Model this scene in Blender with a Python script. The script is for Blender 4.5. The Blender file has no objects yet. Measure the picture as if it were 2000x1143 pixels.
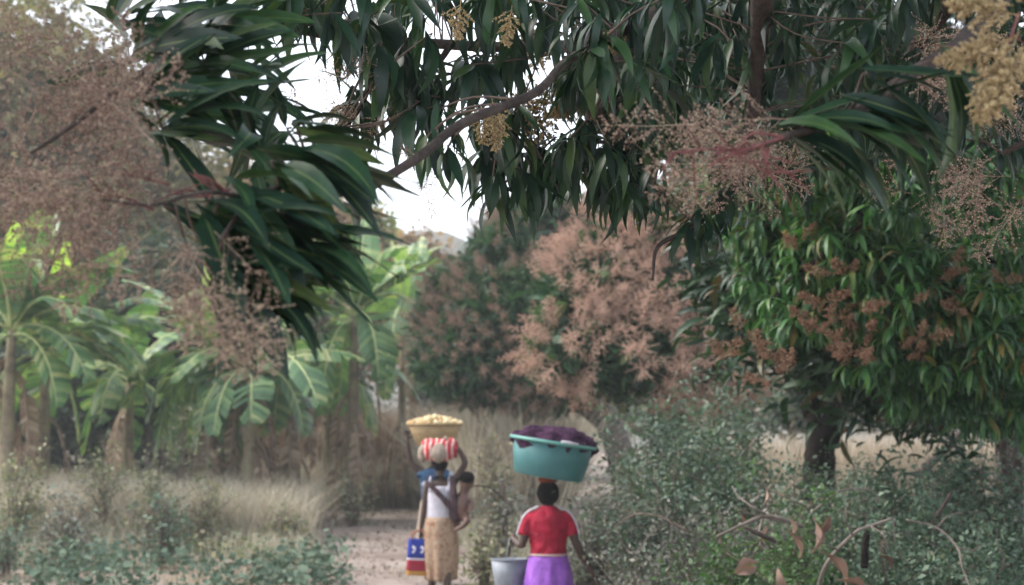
import bpy, math, random
import numpy as np
from mathutils import Vector, Matrix

random.seed(7)
rng = np.random.default_rng(11)
S = bpy.context.scene
COL = S.collection

# ------------------------------------------------------------------ camera, light, exposure
CAM = Vector((0, 0, 1.95)); FPX = 2778.0; PITCH = math.atan(278.0 / FPX)
cd = bpy.data.cameras.new('camera'); cd.lens = 50.0; cd.sensor_width = 36.0
cd.clip_start = 0.05; cd.clip_end = 2000
cd.dof.use_dof = True; cd.dof.focus_distance = 4.6; cd.dof.aperture_fstop = 3.5
co = bpy.data.objects.new('camera', cd); COL.objects.link(co)
co.location = CAM; co.rotation_euler = (math.pi / 2 + PITCH, 0, 0); S.camera = co

SUN_EL = math.radians(48); SUN_AZ = math.radians(-84)     # from the left
sdir = Vector((math.sin(SUN_AZ) * math.cos(SUN_EL), math.cos(SUN_AZ) * math.cos(SUN_EL), math.sin(SUN_EL)))
W = bpy.data.worlds.new('World'); S.world = W; W.use_nodes = True
wn = W.node_tree; wn.nodes.clear()
sky = wn.nodes.new('ShaderNodeTexSky'); sky.sky_type = 'NISHITA'; sky.sun_disc = False
sky.sun_elevation = SUN_EL; sky.sun_rotation = SUN_AZ
sky.air_density = 1.0; sky.dust_density = 6.0; sky.ozone_density = 1.0
whi = wn.nodes.new('ShaderNodeMixRGB'); whi.inputs[0].default_value = 0.45
whi.inputs[2].default_value = (10.6, 11.1, 11.9, 1)
bg = wn.nodes.new('ShaderNodeBackground'); bg.inputs[1].default_value = 0.13
wo = wn.nodes.new('ShaderNodeOutputWorld')
wn.links.new(sky.outputs[0], whi.inputs[1]); wn.links.new(whi.outputs[0], bg.inputs[0]); wn.links.new(bg.outputs[0], wo.inputs[0])
sl = bpy.data.lights.new('sun', 'SUN'); sl.energy = 1.3; sl.angle = math.radians(18); sl.color = (1.0, 0.95, 0.91)
so = bpy.data.objects.new('sun', sl); COL.objects.link(so)
so.rotation_euler = (-sdir).to_track_quat('-Z', 'Y').to_euler()
S.view_settings.view_transform = 'Standard'; S.view_settings.look = 'None'
S.view_settings.gamma = 1.0; S.view_settings.use_curve_mapping = False
S.view_settings.exposure = 1.3
S.render.engine = 'CYCLES'
S.cycles.max_bounces = 6; S.cycles.diffuse_bounces = 3; S.cycles.transmission_bounces = 4; S.cycles.glossy_bounces = 2
S.cycles.volume_bounces = 0; S.cycles.transparent_max_bounces = 6
S.cycles.use_denoising = True

# ------------------------------------------------------------------ helpers
cF = Vector((0, math.cos(PITCH), math.sin(PITCH))); cU = Vector((0, -math.sin(PITCH), math.cos(PITCH)))
def P(px, py, d):
    r = cF * FPX + Vector((1, 0, 0)) * (px - 1000) + cU * (571.5 - py)
    return CAM + r * (d / r.y)
def NP(v): return np.array([v[0], v[1], v[2]], float)
def sstep(a, b, t):
    t = np.clip((t - a) / (b - a), 0, 1); return t * t * (3 - 2 * t)
def gz(x, y):
    x = np.asarray(x, float); y = np.asarray(y, float)
    z = 0.15 * sstep(11.8, 15.3, y) + 0.25 * sstep(15.3, 25, y) + 0.35 * sstep(25, 42, y)
    z = z + 0.03 * np.sin(x * 0.9 + 1.3) * np.sin(y * 0.7) * sstep(3, 8, np.abs(x + 1.0))
    return z + 0.10 * sstep(2.0, 6.0, x)

class MB:
    def __init__(s): s.v = []; s.l = []; s.t = []; s.n = 0
    def add(s, v, f):
        v = np.asarray(v, float).reshape(-1, 3); f = np.asarray(f, int)
        s.v.append(v); s.l.append((f + s.n).ravel()); s.t.append(np.full(len(f), f.shape[1])); s.n += len(v)
        return s
    def tmpl(s, tv, tf, M):
        """template verts placed by many 4x4 matrices"""
        M = np.asarray(M, float).reshape(-1, 4, 4)
        v = np.einsum('nij,vj->nvi', M[:, :3, :3], tv) + M[:, None, :3, 3]
        f = tf[None] + (np.arange(len(M)) * len(tv))[:, None, None]
        return s.add(v.reshape(-1, 3), f.reshape(-1, tf.shape[1]))
    def mesh(s, name, off=(0, 0, 0), smooth=True):
        me = bpy.data.meshes.new(name)
        v = np.concatenate(s.v) - np.asarray(off, float); l = np.concatenate(s.l); t = np.concatenate(s.t)
        me.vertices.add(len(v)); me.vertices.foreach_set('co', v.ravel())
        me.loops.add(len(l)); me.loops.foreach_set('vertex_index', l)
        me.polygons.add(len(t)); st = np.zeros(len(t), int); st[1:] = np.cumsum(t)[:-1]
        me.polygons.foreach_set('loop_start', st)
        me.polygons.foreach_set('use_smooth', np.full(len(t), smooth))
        me.update(calc_edges=True); me.validate()
        return me
    def build(s, name, mat, parent=None, kind=None, smooth=True, label=None):
        off = (0, 0, 0) if parent is None else wloc(parent)
        me = s.mesh(name, off, smooth); me.materials.append(mat)
        return link(name, me, parent, kind, label)
def wloc(o):
    p = Vector(o.location); q = o.parent
    while q: p += q.location; q = q.parent
    return p
def link(name, me, parent=None, kind=None, label=None, mat4=None):
    o = bpy.data.objects.new(name, me); COL.objects.link(o)
    if parent is not None: o.parent = parent
    if mat4 is not None:
        m = Matrix(mat4.tolist() if hasattr(mat4, 'tolist') else mat4)
        if parent is not None: m.translation = m.translation - wloc(parent)
        o.matrix_local = m
    if kind: o['kind'] = kind
    if label: o['label'] = label
    return o
def thing(name, label, cat, loc, group=None):
    o = bpy.data.objects.new(name, None); COL.objects.link(o); o.location = loc; o.empty_display_size = 0.1
    return tag(o, label, cat, group)
def tag(o, label, cat, group=None):
    o['label'] = label; o['category'] = cat
    if group: o['group'] = group
    return o

def catmull(pts, n):
    p = np.asarray(pts, float); p = np.vstack([2 * p[0] - p[1], p, 2 * p[-1] - p[-2]])
    out = []
    for i in range(1, len(p) - 2):
        for k in range(n):
            t = k / n; a, b, c, d = p[i - 1:i + 3]
            out.append(0.5 * ((2 * b) + (c - a) * t + (2 * a - 5 * b + 4 * c - d) * t * t + (-a + 3 * b - 3 * c + d) * t ** 3))
    out.append(p[-2]); return np.array(out)
def tube(mb, pts, radii, sides=8, n=1, rough=0.0):
    pr = np.hstack([np.asarray([NP(q) for q in pts]), np.asarray(radii, float).reshape(-1, 1)])
    if n > 1: pr = catmull(pr, n)
    c = pr[:, :3]; r = np.maximum(pr[:, 3], 0.0004)
    t = np.gradient(c, axis=0); t /= np.linalg.norm(t, axis=1)[:, None] + 1e-9
    u = np.cross(t[0], [0.31, 0.2, 0.93]); u /= np.linalg.norm(u); U = [u]
    for i in range(1, len(c)):
        u = U[-1] - t[i] * np.dot(U[-1], t[i]); u /= np.linalg.norm(u) + 1e-9; U.append(u)
    U = np.array(U); V = np.cross(t, U)
    a = np.arange(sides) * 2 * math.pi / sides
    rr = r[:, None] * (1 + (rng.uniform(-rough, rough, (len(c), sides)) if rough else 0))
    v = c[:, None] + rr[..., None] * (U[:, None] * np.cos(a)[None, :, None] + V[:, None] * np.sin(a)[None, :, None])
    m = len(c); i = np.arange(m - 1)[:, None] * sides; j = np.arange(sides)[None]; k = (j + 1) % sides
    f = np.stack([i + j, i + k, i + sides + k, i + sides + j], -1).reshape(-1, 4)
    vv = np.vstack([v.reshape(-1, 3), c[0], c[-1]])
    mb.add(vv, f)
    base = mb.n - len(vv)
    cap = [[m * sides + base, base + (q + 1) % sides, base + q] for q in range(sides)] + \
          [[m * sides + 1 + base, base + (m - 1) * sides + q, base + (m - 1) * sides + (q + 1) % sides] for q in range(sides)]
    mb.l.append(np.array(cap).ravel()); mb.t.append(np.full(len(cap), 3))
    return pr
def rings(mb, rg, seg=28, fold=None, cap=True, close=False):
    """rg: list of (cx,cy,cz,rx,ry); fold(a, i)->radius factor"""
    a = np.arange(seg) * 2 * math.pi / seg; V = []
    for i, (x, y, z, rx, ry) in enumerate(rg):
        k = np.ones(seg) if fold is None else fold(a, i / (len(rg) - 1))
        V.append(np.stack([x + rx * k * np.cos(a), y + ry * k * np.sin(a), np.full(seg, z)], -1))
    m = len(rg); i = np.arange(m - 1)[:, None] * seg; j = np.arange(seg)[None]; k = (j + 1) % seg
    f = np.stack([i + j, i + k, i + seg + k, i + seg + j], -1).reshape(-1, 4)
    vv = np.vstack(V)
    if cap: vv = np.vstack([vv, [rg[0][:3]], [rg[-1][:3]]])
    mb.add(vv, f)
    if cap:
        b = mb.n - len(vv)
        c = [[b + m * seg, b + (q + 1) % seg, b + q] for q in range(seg)] + [[b + m * seg + 1, b + (m - 1) * seg + q, b + (m - 1) * seg + (q + 1) % seg] for q in range(seg)]
        mb.l.append(np.array(c).ravel()); mb.t.append(np.full(len(c), 3))
def ball(mb, c, r, seg=16, rg=10, noise=0.0, f=3.0):
    r = np.array(r if hasattr(r, '__len__') else (r, r, r), float)
    L = []
    for i in range(rg + 1):
        th = math.pi * (i + 0.001) / (rg + 0.002)
        for j in range(seg):
            ph = 2 * math.pi * j / seg; d = np.array([math.sin(th) * math.cos(ph), math.sin(th) * math.sin(ph), math.cos(th)])
            k = 1 + noise * (math.sin(f * 3 * d[0] + 1) * math.sin(f * 2.3 * d[1] + 2) + 0.6 * math.sin(f * 4 * d[2] + 3 * d[0] * f))
            L.append(np.array(c) + r * d * k)
    i = np.arange(rg)[:, None] * seg; j = np.arange(seg)[None]; k = (j + 1) % seg
    mb.add(L, np.stack([i + j, i + seg + j, i + seg + k, i + k], -1).reshape(-1, 4))

# ------------------------------------------------------------------ materials
def ramp(nt, stops, src, interp='LINEAR'):
    r = nt.nodes.new('ShaderNodeValToRGB'); e = r.color_ramp.elements
    r.color_ramp.interpolation = interp
    while len(e) > 1: e.remove(e[-1])
    e[0].position = stops[0][0]; e[0].color = (*stops[0][1], 1)
    for p, c in stops[1:]:
        q = e.new(p); q.color = (*c, 1)
    nt.links.new(src, r.inputs[0]); return r.outputs[0]
def newmat(name):
    m = bpy.data.materials.new(name); m.use_nodes = True; nt = m.node_tree; nt.nodes.clear()
    return m, nt, nt.nodes.new('ShaderNodeOutputMaterial')
def noise(nt, scale, detail=4, coord='Object', rough=0.6):
    tc = nt.nodes.new('ShaderNodeTexCoord'); n = nt.nodes.new('ShaderNodeTexNoise')
    n.inputs['Scale'].default_value = scale; n.inputs['Detail'].default_value = detail; n.inputs['Roughness'].default_value = rough
    nt.links.new(tc.outputs[coord], n.inputs['Vector']); return n.outputs['Fac']
def math_(nt, op, a, b):
    n = nt.nodes.new('ShaderNodeMath'); n.operation = op
    for i, q in enumerate((a, b)):
        if isinstance(q, (int, float)): n.inputs[i].default_value = q
        else: nt.links.new(q, n.inputs[i])
    return n.outputs[0]
def leafmat(name, stops, rough=0.5, tr=0.3, spec=0.4, big=0.35, bigscale=0.7, trcol=(1.1, 1.25, 0.6), rib=False):
    """colour of each leaf (island / object random) with a slow drift through the plant"""
    m, nt, out = newmat(name)
    g = nt.nodes.new('ShaderNodeNewGeometry'); oi = nt.nodes.new('ShaderNodeObjectInfo')
    s = math_(nt, 'ADD', g.outputs['Random Per Island'], oi.outputs['Random']); s = math_(nt, 'FRACT', s, 0)
    tc = nt.nodes.new('ShaderNodeTexNoise'); tc.inputs['Scale'].default_value = bigscale; tc.inputs['Detail'].default_value = 2
    nt.links.new(g.outputs['Position'], tc.inputs['Vector'])
    b = math_(nt, 'MULTIPLY', math_(nt, 'SUBTRACT', tc.outputs['Fac'], 0.5), big * 2.5)
    s = math_(nt, 'ADD', math_(nt, 'MULTIPLY', s, 1.0), b)
    col = ramp(nt, stops, s)
    if rib:
        at = nt.nodes.new('ShaderNodeAttribute'); at.attribute_name = 'rib'
        fn = noise(nt, 9, 3); mk = nt.nodes.new('ShaderNodeMixRGB'); mk.blend_type = 'MULTIPLY'; mk.inputs[0].default_value = 1
        nt.links.new(col, mk.inputs[1]); nt.links.new(ramp(nt, [(.3, (.65, .7, .75)), (.6, (1.1, 1.1, 1.0)), (.75, (1.5, 1.35, 1.0))], fn), mk.inputs[2])
        mr = nt.nodes.new('ShaderNodeMixRGB'); mr.inputs[2].default_value = (.12, .17, .06, 1)
        nt.links.new(ramp(nt, [(.86, (0, 0, 0)), (.97, (.8, .8, .8))], at.outputs['Fac']), mr.inputs[0]); nt.links.new(mk.outputs[0], mr.inputs[1]); col = mr.outputs[0]
    p = nt.nodes.new('ShaderNodeBsdfPrincipled'); p.inputs['Roughness'].default_value = rough
    p.inputs['Specular IOR Level'].default_value = spec
    nt.links.new(col, p.inputs['Base Color'])
    t = nt.nodes.new('ShaderNodeBsdfTranslucent'); mu = nt.nodes.new('ShaderNodeMixRGB'); mu.blend_type = 'MULTIPLY'; mu.inputs[0].default_value = 1
    mu.inputs[2].default_value = (*trcol, 1); nt.links.new(col, mu.inputs[1]); nt.links.new(mu.outputs[0], t.inputs[0])
    mx = nt.nodes.new('ShaderNodeMixShader'); mx.inputs[0].default_value = tr
    nt.links.new(p.outputs[0], mx.inputs[1]); nt.links.new(t.outputs[0], mx.inputs[2]); nt.links.new(mx.outputs[0], out.inputs[0])
    return m
def surf(name, stops, scale=8, rough=0.8, spec=0.2, bump=0.0, detail=5, metal=0.0, bscale=None, coord='Object'):
    m, nt, out = newmat(name)
    f = noise(nt, scale, detail, coord); col = ramp(nt, stops, f)
    p = nt.nodes.new('ShaderNodeBsdfPrincipled'); p.inputs['Roughness'].default_value = rough
    p.inputs['Specular IOR Level'].default_value = spec; p.inputs['Metallic'].default_value = metal
    nt.links.new(col, p.inputs['Base Color'])
    if bump:
        b = nt.nodes.new('ShaderNodeBump'); b.inputs['Strength'].default_value = bump; b.inputs['Distance'].default_value = 0.02
        nt.links.new(noise(nt, bscale or scale * 3, 4, coord), b.inputs['Height']); nt.links.new(b.outputs[0], p.inputs['Normal'])
    nt.links.new(p.outputs[0], out.inputs[0]); return m

M = {}
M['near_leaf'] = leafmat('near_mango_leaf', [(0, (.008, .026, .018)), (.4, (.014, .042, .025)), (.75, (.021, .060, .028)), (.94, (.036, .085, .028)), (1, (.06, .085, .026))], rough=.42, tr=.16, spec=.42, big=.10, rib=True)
M['mid_leaf'] = leafmat('mid_mango_leaf', [(0, (.020, .060, .028)), (.4, (.040, .12, .045)), (.75, (.075, .19, .06)), (.95, (.11, .20, .05)), (1, (.15, .12, .04))], rough=.42, tr=.3, spec=.45, big=.35)
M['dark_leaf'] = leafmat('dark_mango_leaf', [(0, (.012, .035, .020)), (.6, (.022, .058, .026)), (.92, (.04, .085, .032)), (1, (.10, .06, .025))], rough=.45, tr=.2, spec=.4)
M['crown_leaf'] = leafmat('crown_leaf', [(0, (.014, .044, .024)), (.5, (.028, .078, .036)), (.85, (.05, .12, .048)), (1, (.09, .12, .05))], rough=.5, tr=.25)
M['pan_near'] = leafmat('near_panicle_brown', [(0, (.18, .12, .10)), (.5, (.32, .23, .185)), (.8, (.44, .34, .26)), (1, (.54, .44, .31))], rough=.85, tr=.2, spec=.1, trcol=(1, .9, .8))
M['pan_yel'] = leafmat('panicle_yellow', [(0, (.34, .25, .13)), (.5, (.50, .39, .22)), (1, (.66, .54, .33))], rough=.85, tr=.25, spec=.1, trcol=(1, .9, .7))
M['pan_pink'] = leafmat('panicle_pink', [(0, (.40, .245, .185)), (.5, (.58, .385, .30)), (1, (.72, .55, .43))], rough=.85, tr=.25, spec=.1, trcol=(1, .9, .8))
M['pan_dull'] = leafmat('panicle_dull', [(0, (.22, .14, .105)), (.5, (.34, .225, .17)), (1, (.46, .33, .25))], rough=.85, tr=.2, spec=.1, trcol=(1, .9, .8))
M['pan_rust'] = leafmat('panicle_rust', [(0, (.15, .08, .055)), (.5, (.23, .13, .09)), (1, (.32, .21, .14))], rough=.85, tr=.2, spec=.1, trcol=(1, .9, .8))
M['pan_stem'] = surf('panicle_stem', [(0.3, (.13, .045, .05)), (.7, (.24, .10, .09))], 30, .6)
M['bark'] = surf('bark_dark', [(.3, (.035, .028, .026)), (.7, (.10, .080, .070))], 18, .9, bump=.8)
M['bark_black'] = surf('bark_blackish', [(.3, (.006, .005, .005)), (.7, (.018, .014, .012))], 14, .95, bump=.8)
M['bark_grey'] = surf('bark_grey', [(.3, (.10, .085, .075)), (.7, (.22, .19, .17))], 10, .9, bump=.7)
M['twig'] = surf('twig', [(.3, (.07, .05, .045)), (.7, (.16, .12, .10))], 20, .85)
M['banana'] = leafmat('banana_leaf', [(0, (.055, .13, .055)), (.5, (.10, .20, .08)), (.85, (.18, .28, .11)), (1, (.34, .37, .17))], rough=.42, tr=.3, spec=.45, big=.5, bigscale=.9, trcol=(1.15, 1.25, .6))
M['banana_new'] = leafmat('banana_leaf_young', [(0, (.30, .46, .10)), (1, (.42, .56, .15))], rough=.4, tr=.45, spec=.4, trcol=(1.2, 1.3, .5))
M['banana_rib'] = surf('banana_midrib', [(.3, (.30, .36, .14)), (.7, (.45, .48, .24))], 8, .5)
M['banana_stem'] = surf('banana_stem', [(.3, (.13, .105, .075)), (.55, (.27, .22, .15)), (.75, (.27, .30, .15))], 5, .7, bump=.4)
M['banana_dry'] = leafmat('banana_dry', [(0, (.17, .12, .09)), (.5, (.30, .22, .16)), (1, (.46, .37, .28))], rough=.9, tr=.2, spec=.1, trcol=(1, .9, .7))
M['shrub'] = leafmat('shrub_leaf', [(0, (.035, .07, .048)), (.4, (.075, .13, .09)), (.75, (.125, .19, .135)), (.96, (.165, .225, .165)), (1, (.24, .23, .18))], rough=.6, tr=.2, spec=.35, big=.4, bigscale=1.2)
M['shrub_green'] = leafmat('shrub_leaf_green', [(0, (.035, .08, .035)), (.5, (.065, .135, .05)), (1, (.13, .21, .08))], rough=.55, tr=.3, spec=.35)
M['shrub_grey'] = leafmat('shrub_leaf_grey', [(0, (.08, .085, .075)), (.4, (.15, .15, .135)), (.75, (.15, .20, .155)), (1, (.30, .27, .245))], rough=.75, tr=.15, spec=.2)
M['cover'] = leafmat('low_plant_leaf', [(0, (.05, .085, .06)), (.5, (.08, .125, .085)), (1, (.14, .19, .135))], rough=.8, tr=.15, spec=.2, trcol=(1, 1.1, .8))
M['weed'] = leafmat('weed_leaf', [(0, (.09, .12, .07)), (.5, (.18, .20, .125)), (.85, (.28, .28, .18)), (1, (.40, .36, .25))], rough=.7, tr=.25, spec=.2, bigscale=.5)
M['dry'] = leafmat('dry_grass', [(0, (.30, .25, .19)), (.5, (.48, .41, .32)), (1, (.64, .57, .46))], rough=.85, tr=.25, spec=.15, trcol=(1, .9, .7), bigscale=.4)
M['greygrass'] = leafmat('grass_blades', [(0, (.24, .245, .18)), (.5, (.40, .38, .30)), (1, (.58, .53, .43))], rough=.85, tr=.25, spec=.15, trcol=(1, .95, .7), bigscale=.4)
M['pale_grass'] = leafmat('pale_seeding_grass', [(0, (.28, .26, .20)), (.5, (.46, .42, .34)), (1, (.64, .59, .49))], rough=.85, tr=.3, spec=.1, trcol=(1, .95, .8), bigscale=.5)
M['dead_leaf'] = leafmat('dead_leaf', [(0, (.09, .055, .042)), (.5, (.17, .11, .085)), (1, (.30, .215, .175))], rough=.8, tr=.15, spec=.2, trcol=(1, .8, .6))
M['ground'] = surf('ground_soil', [(.3, (.14, .11, .088)), (.5, (.22, .18, .145)), (.7, (.30, .25, .205))], 1.6, .95, bump=.6, bscale=20)
M['path'] = surf('path_dust', [(.3, (.135, .105, .088)), (.5, (.225, .185, .16)), (.72, (.30, .26, .23))], 1.3, .95, bump=1.0, bscale=5)
M['far_a'] = leafmat('far_brown_crown', [(0, (.09, .085, .045)), (.5, (.19, .165, .09)), (1, (.31, .27, .16))], rough=.8, tr=.3, spec=.15, big=.5, bigscale=.25)
M['far_b'] = leafmat('far_red_crown', [(0, (.12, .09, .05)), (.5, (.27, .17, .11)), (1, (.42, .28, .19))], rough=.8, tr=.3, spec=.15, big=.6, bigscale=.3)
M['far_c'] = leafmat('far_yellowgreen_crown', [(0, (.12, .14, .05)), (.5, (.22, .24, .09)), (1, (.34, .34, .15))], rough=.8, tr=.3, spec=.15, big=.4, bigscale=.3)
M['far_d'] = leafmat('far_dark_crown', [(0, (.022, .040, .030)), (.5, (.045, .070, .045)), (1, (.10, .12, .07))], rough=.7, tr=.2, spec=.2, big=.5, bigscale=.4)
M['far_g'] = leafmat('far_grey_crown', [(0, (.07, .09, .06)), (.5, (.13, .15, .10)), (1, (.24, .24, .17))], rough=.8, tr=.25, spec=.15, big=.5, bigscale=.3)
M['hill'] = surf('hill_scrub', [(.3, (.12, .12, .10)), (.7, (.22, .20, .17))], .12, 1)

# ------------------------------------------------------------------ leaf templates
def leaf_tmpl(seg=6, w=0.115, curve=0.25, fold=0.25, side=0.0, wave=0.0):
    """unit mango leaf along +X, curving down; returns verts, quads"""
    V = []; 
    for i in range(seg + 1):
        t = i / seg
        wid = w * (math.sin(math.pi * min(1, t * 0.93 + 0.04)) ** 0.75) * (1 - 0.35 * t) * (1 if i not in (0, seg) else 0.12)
        if t > .8: wid *= 0.8
        ang = curve * t * t * 1.3
        x = t * math.cos(ang * .55); z = -t * math.sin(ang * .6) + 0.04 * math.sin(math.pi * t)
        y = side * t * t
        wv = wave * math.sin(t * 17)
        V += [(x, y + wid, z + wid * fold + wv), (x, y, z), (x, y - wid, z + wid * fold - wv)]
    F = []
    for i in range(seg):
        a = i * 3
        F += [(a, a + 1, a + 4, a + 3), (a + 1, a + 2, a + 5, a + 4)]
    return np.array(V), np.array(F)
LEAF_HI = [leaf_tmpl(7, rng.uniform(.10, .135), c, .3, s, .006) for c, s in ((.1, .03), (.35, -.05), (.6, .06), (.85, -.04), (.25, .12), (.5, -.12), (-.15, .04), (.7, .1))]
LEAF_LO = [leaf_tmpl(4, .115, c, .3, s) for c, s in ((.15, .04), (.5, -.06), (.8, .05))]
QUAD = np.array([(0, 0, 0), (.5, .28, .03), (1, 0, -.08), (.5, -.28, .03)]), np.array([(0, 1, 2, 3)])
def frame(d, roll=0.0, scale=1.0, pos=(0, 0, 0), up=(0, 0, 1), wscale=1.0):
    d = np.asarray(d, float); d = d / (np.linalg.norm(d) + 1e-9)
    y = np.cross(up, d); n = np.linalg.norm(y)
    y = np.array([0, 1., 0]) if n < 1e-4 else y / n
    z = np.cross(d, y)
    c, s = math.cos(roll), math.sin(roll)
    y, z = y * c + z * s, z * c - y * s
    m = np.eye(4); m[:3, 0] = d * scale; m[:3, 1] = y * scale * wscale; m[:3, 2] = z * scale; m[:3, 3] = pos
    return m
def rosette(c, axis, n, ln, droop=0.6, spread=(35, 100), wscale=1.0, roll=(-.6, .6)):
    """matrices of the leaves of one shoot"""
    axis = np.asarray(axis, float); axis /= np.linalg.norm(axis)
    e1 = np.cross(axis, [.1, .3, .95]); e1 /= np.linalg.norm(e1); e2 = np.cross(axis, e1)
    out = []; a0 = random.uniform(0, 6.28)
    for i in range(n):
        a = a0 + i * 2.4 + random.uniform(-.3, .3); th = math.radians(random.uniform(*spread))
        d = axis * math.cos(th) + (e1 * math.cos(a) + e2 * math.sin(a)) * math.sin(th)
        d = d + np.array([0, 0, -1]) * droop * random.uniform(.6, 1.3); d /= np.linalg.norm(d)
        p = np.asarray(c, float) - axis * ln * 0.30 * i / n * random.uniform(.6, 1.2) + d * ln * .06
        out.append(frame(d, random.uniform(*roll), ln * random.uniform(.72, 1.12), p, wscale=wscale * random.uniform(.85, 1.15)))
    return out
def panicle_mesh(name, mat, L=1.0, nb=16, fl=7, fs=.035, spread=.42, seed=0, chunky=1.0, thin=0.006, ax_=1.0):
    """a flower spray along +X: axis, side branches and small flower clumps"""
    r = np.random.default_rng(seed); mb = MB(); fm = []
    tube(mb, [(0, 0, 0), (.5, 0, .02), (1, 0, 0)], [.012 * ax_, .009 * ax_, .004 * ax_], 3)
    for i in range(nb):
        t = .12 + .85 * i / nb; a = i * 2.4 + r.uniform(-.4, .4); l = spread * (1.05 - t) * r.uniform(.7, 1.2) + .06
        d = np.array([.55, math.cos(a) * .8, math.sin(a) * .8]); d /= np.linalg.norm(d)
        b = np.array([t, 0, .02 * math.sin(math.pi * t)]); e = b + d * l
        tube(mb, [b, (b + e) / 2 + [0, 0, -.01], e], [thin, thin * .8, thin * .5], 3)
        for k in range(fl):
            q = b + (e - b) * (.25 + .8 * (k + r.uniform(0, .8)) / fl) + r.normal(0, fs * .7, 3)
            fm.append(frame(r.normal(0, 1, 3), 0, fs * r.uniform(.6, 1.3) * chunky, q))
    tv = np.array([(1, 0, 0), (-1, .2, 0), (0, 1, 0), (.1, -1, 0), (0, 0, 1), (0, .1, -1)], float) * .75
    tf = np.array([(0, 2, 4), (2, 1, 4), (1, 3, 4), (3, 0, 4), (2, 0, 5), (1, 2, 5), (3, 1, 5), (0, 3, 5)])
    mb.tmpl(tv, tf, fm)
    me = mb.mesh(name, smooth=False); me.materials.append(mat); return me

def place(mesh, name, mats, parent, label=None):
    for m in mats: link(name, mesh if not isinstance(mesh, list) else random.choice(mesh), parent, label=label, mat4=m)

# ------------------------------------------------------------------ the setting
def grid(name, xs, ys, zf, mat, kind='structure'):
    X, Y = np.meshgrid(xs, ys); Z = zf(X, Y); v = np.stack([X, Y, Z], -1).reshape(-1, 3)
    nx, ny = len(xs), len(ys); i = np.arange(ny - 1)[:, None] * nx; j = np.arange(nx - 1)[None]
    f = np.stack([i + j, i + j + 1, i + nx + j + 1, i + nx + j], -1).reshape(-1, 4)
    return MB().add(v, f).build(name, mat, kind=kind)
xs = np.concatenate([np.linspace(-130, -25, 12), np.linspace(-22, 22, 90), np.linspace(25, 130, 12)])
ys = np.concatenate([np.linspace(-12, 8, 10), np.linspace(9, 45, 75), np.linspace(48, 130, 14)])
grid('ground', xs, ys, lambda x, y: gz(x, y) + 0.02 * np.sin(x * 3.1) * np.sin(y * 2.3), M['ground'])
def pc(y): return np.interp(y, [-5, 4, 9, 12, 15, 18, 22, 26, 30, 34, 40, 60], [.2, .15, .1, 0, -.65, -1.35, -1.95, -2.5, -2.85, -2.8, -2.0, 4])
def pw(y): return np.interp(y, [-5, 10, 17, 22, 30, 60], [.95, .95, 1.15, 1.4, 1.5, 1.2])
pys = np.linspace(-5, 60, 180); pv = []
for y in pys:
    for k in range(9):
        s = -1 + 2 * k / 8; x = pc(y) + s * pw(y) * (1 + .12 * math.sin(y * 1.7 + s))
        pv.append((x, y, float(gz(x, y)) + 0.02 * math.sin(x * 3.1) * math.sin(y * 2.3) + .028 - .02 * s * s))
i = np.arange(len(pys) - 1)[:, None] * 9; j = np.arange(8)[None]
MB().add(pv, np.stack([i + j, i + j + 1, i + 10 + j, i + 9 + j], -1).reshape(-1, 4)).build('path', M['path'], kind='structure')
hx = np.linspace(-60, 70, 60); hy = np.linspace(92, 125, 14)
def hz(x, y):
    t = np.sin(np.clip((y - 92) / 33, 0, 1) * math.pi)
    return -1 + t * (5 + 13.2 * np.exp(-((x + 7) / 11) ** 2) + 6 * np.exp(-((x - 25) / 20) ** 2) + 3 * np.exp(-((x + 35) / 15) ** 2) + .5 * np.sin(x * .6) * np.sin(y * .5))
grid('hill', hx, hy, hz, M['hill'])

# haze: one closed box of thin even air
hb = MB(); hb.add([(x, y, z) for z in (-2.5, 24) for y in (-16, 134) for x in (-134, 134)], [(0, 2, 3, 1), (4, 5, 7, 6), (0, 1, 5, 4), (2, 6, 7, 3), (0, 4, 6, 2), (1, 3, 7, 5)])
m, nt, out = newmat('haze_air'); pvn = nt.nodes.new('ShaderNodeVolumePrincipled')
pvn.inputs['Color'].default_value = (.85, .90, .93, 1); pvn.inputs['Density'].default_value = 0.0017; pvn.inputs['Anisotropy'].default_value = 0.0
nt.links.new(pvn.outputs[0], out.inputs['Volume']); hb.build('haze', m, kind='stuff', smooth=False)

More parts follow.
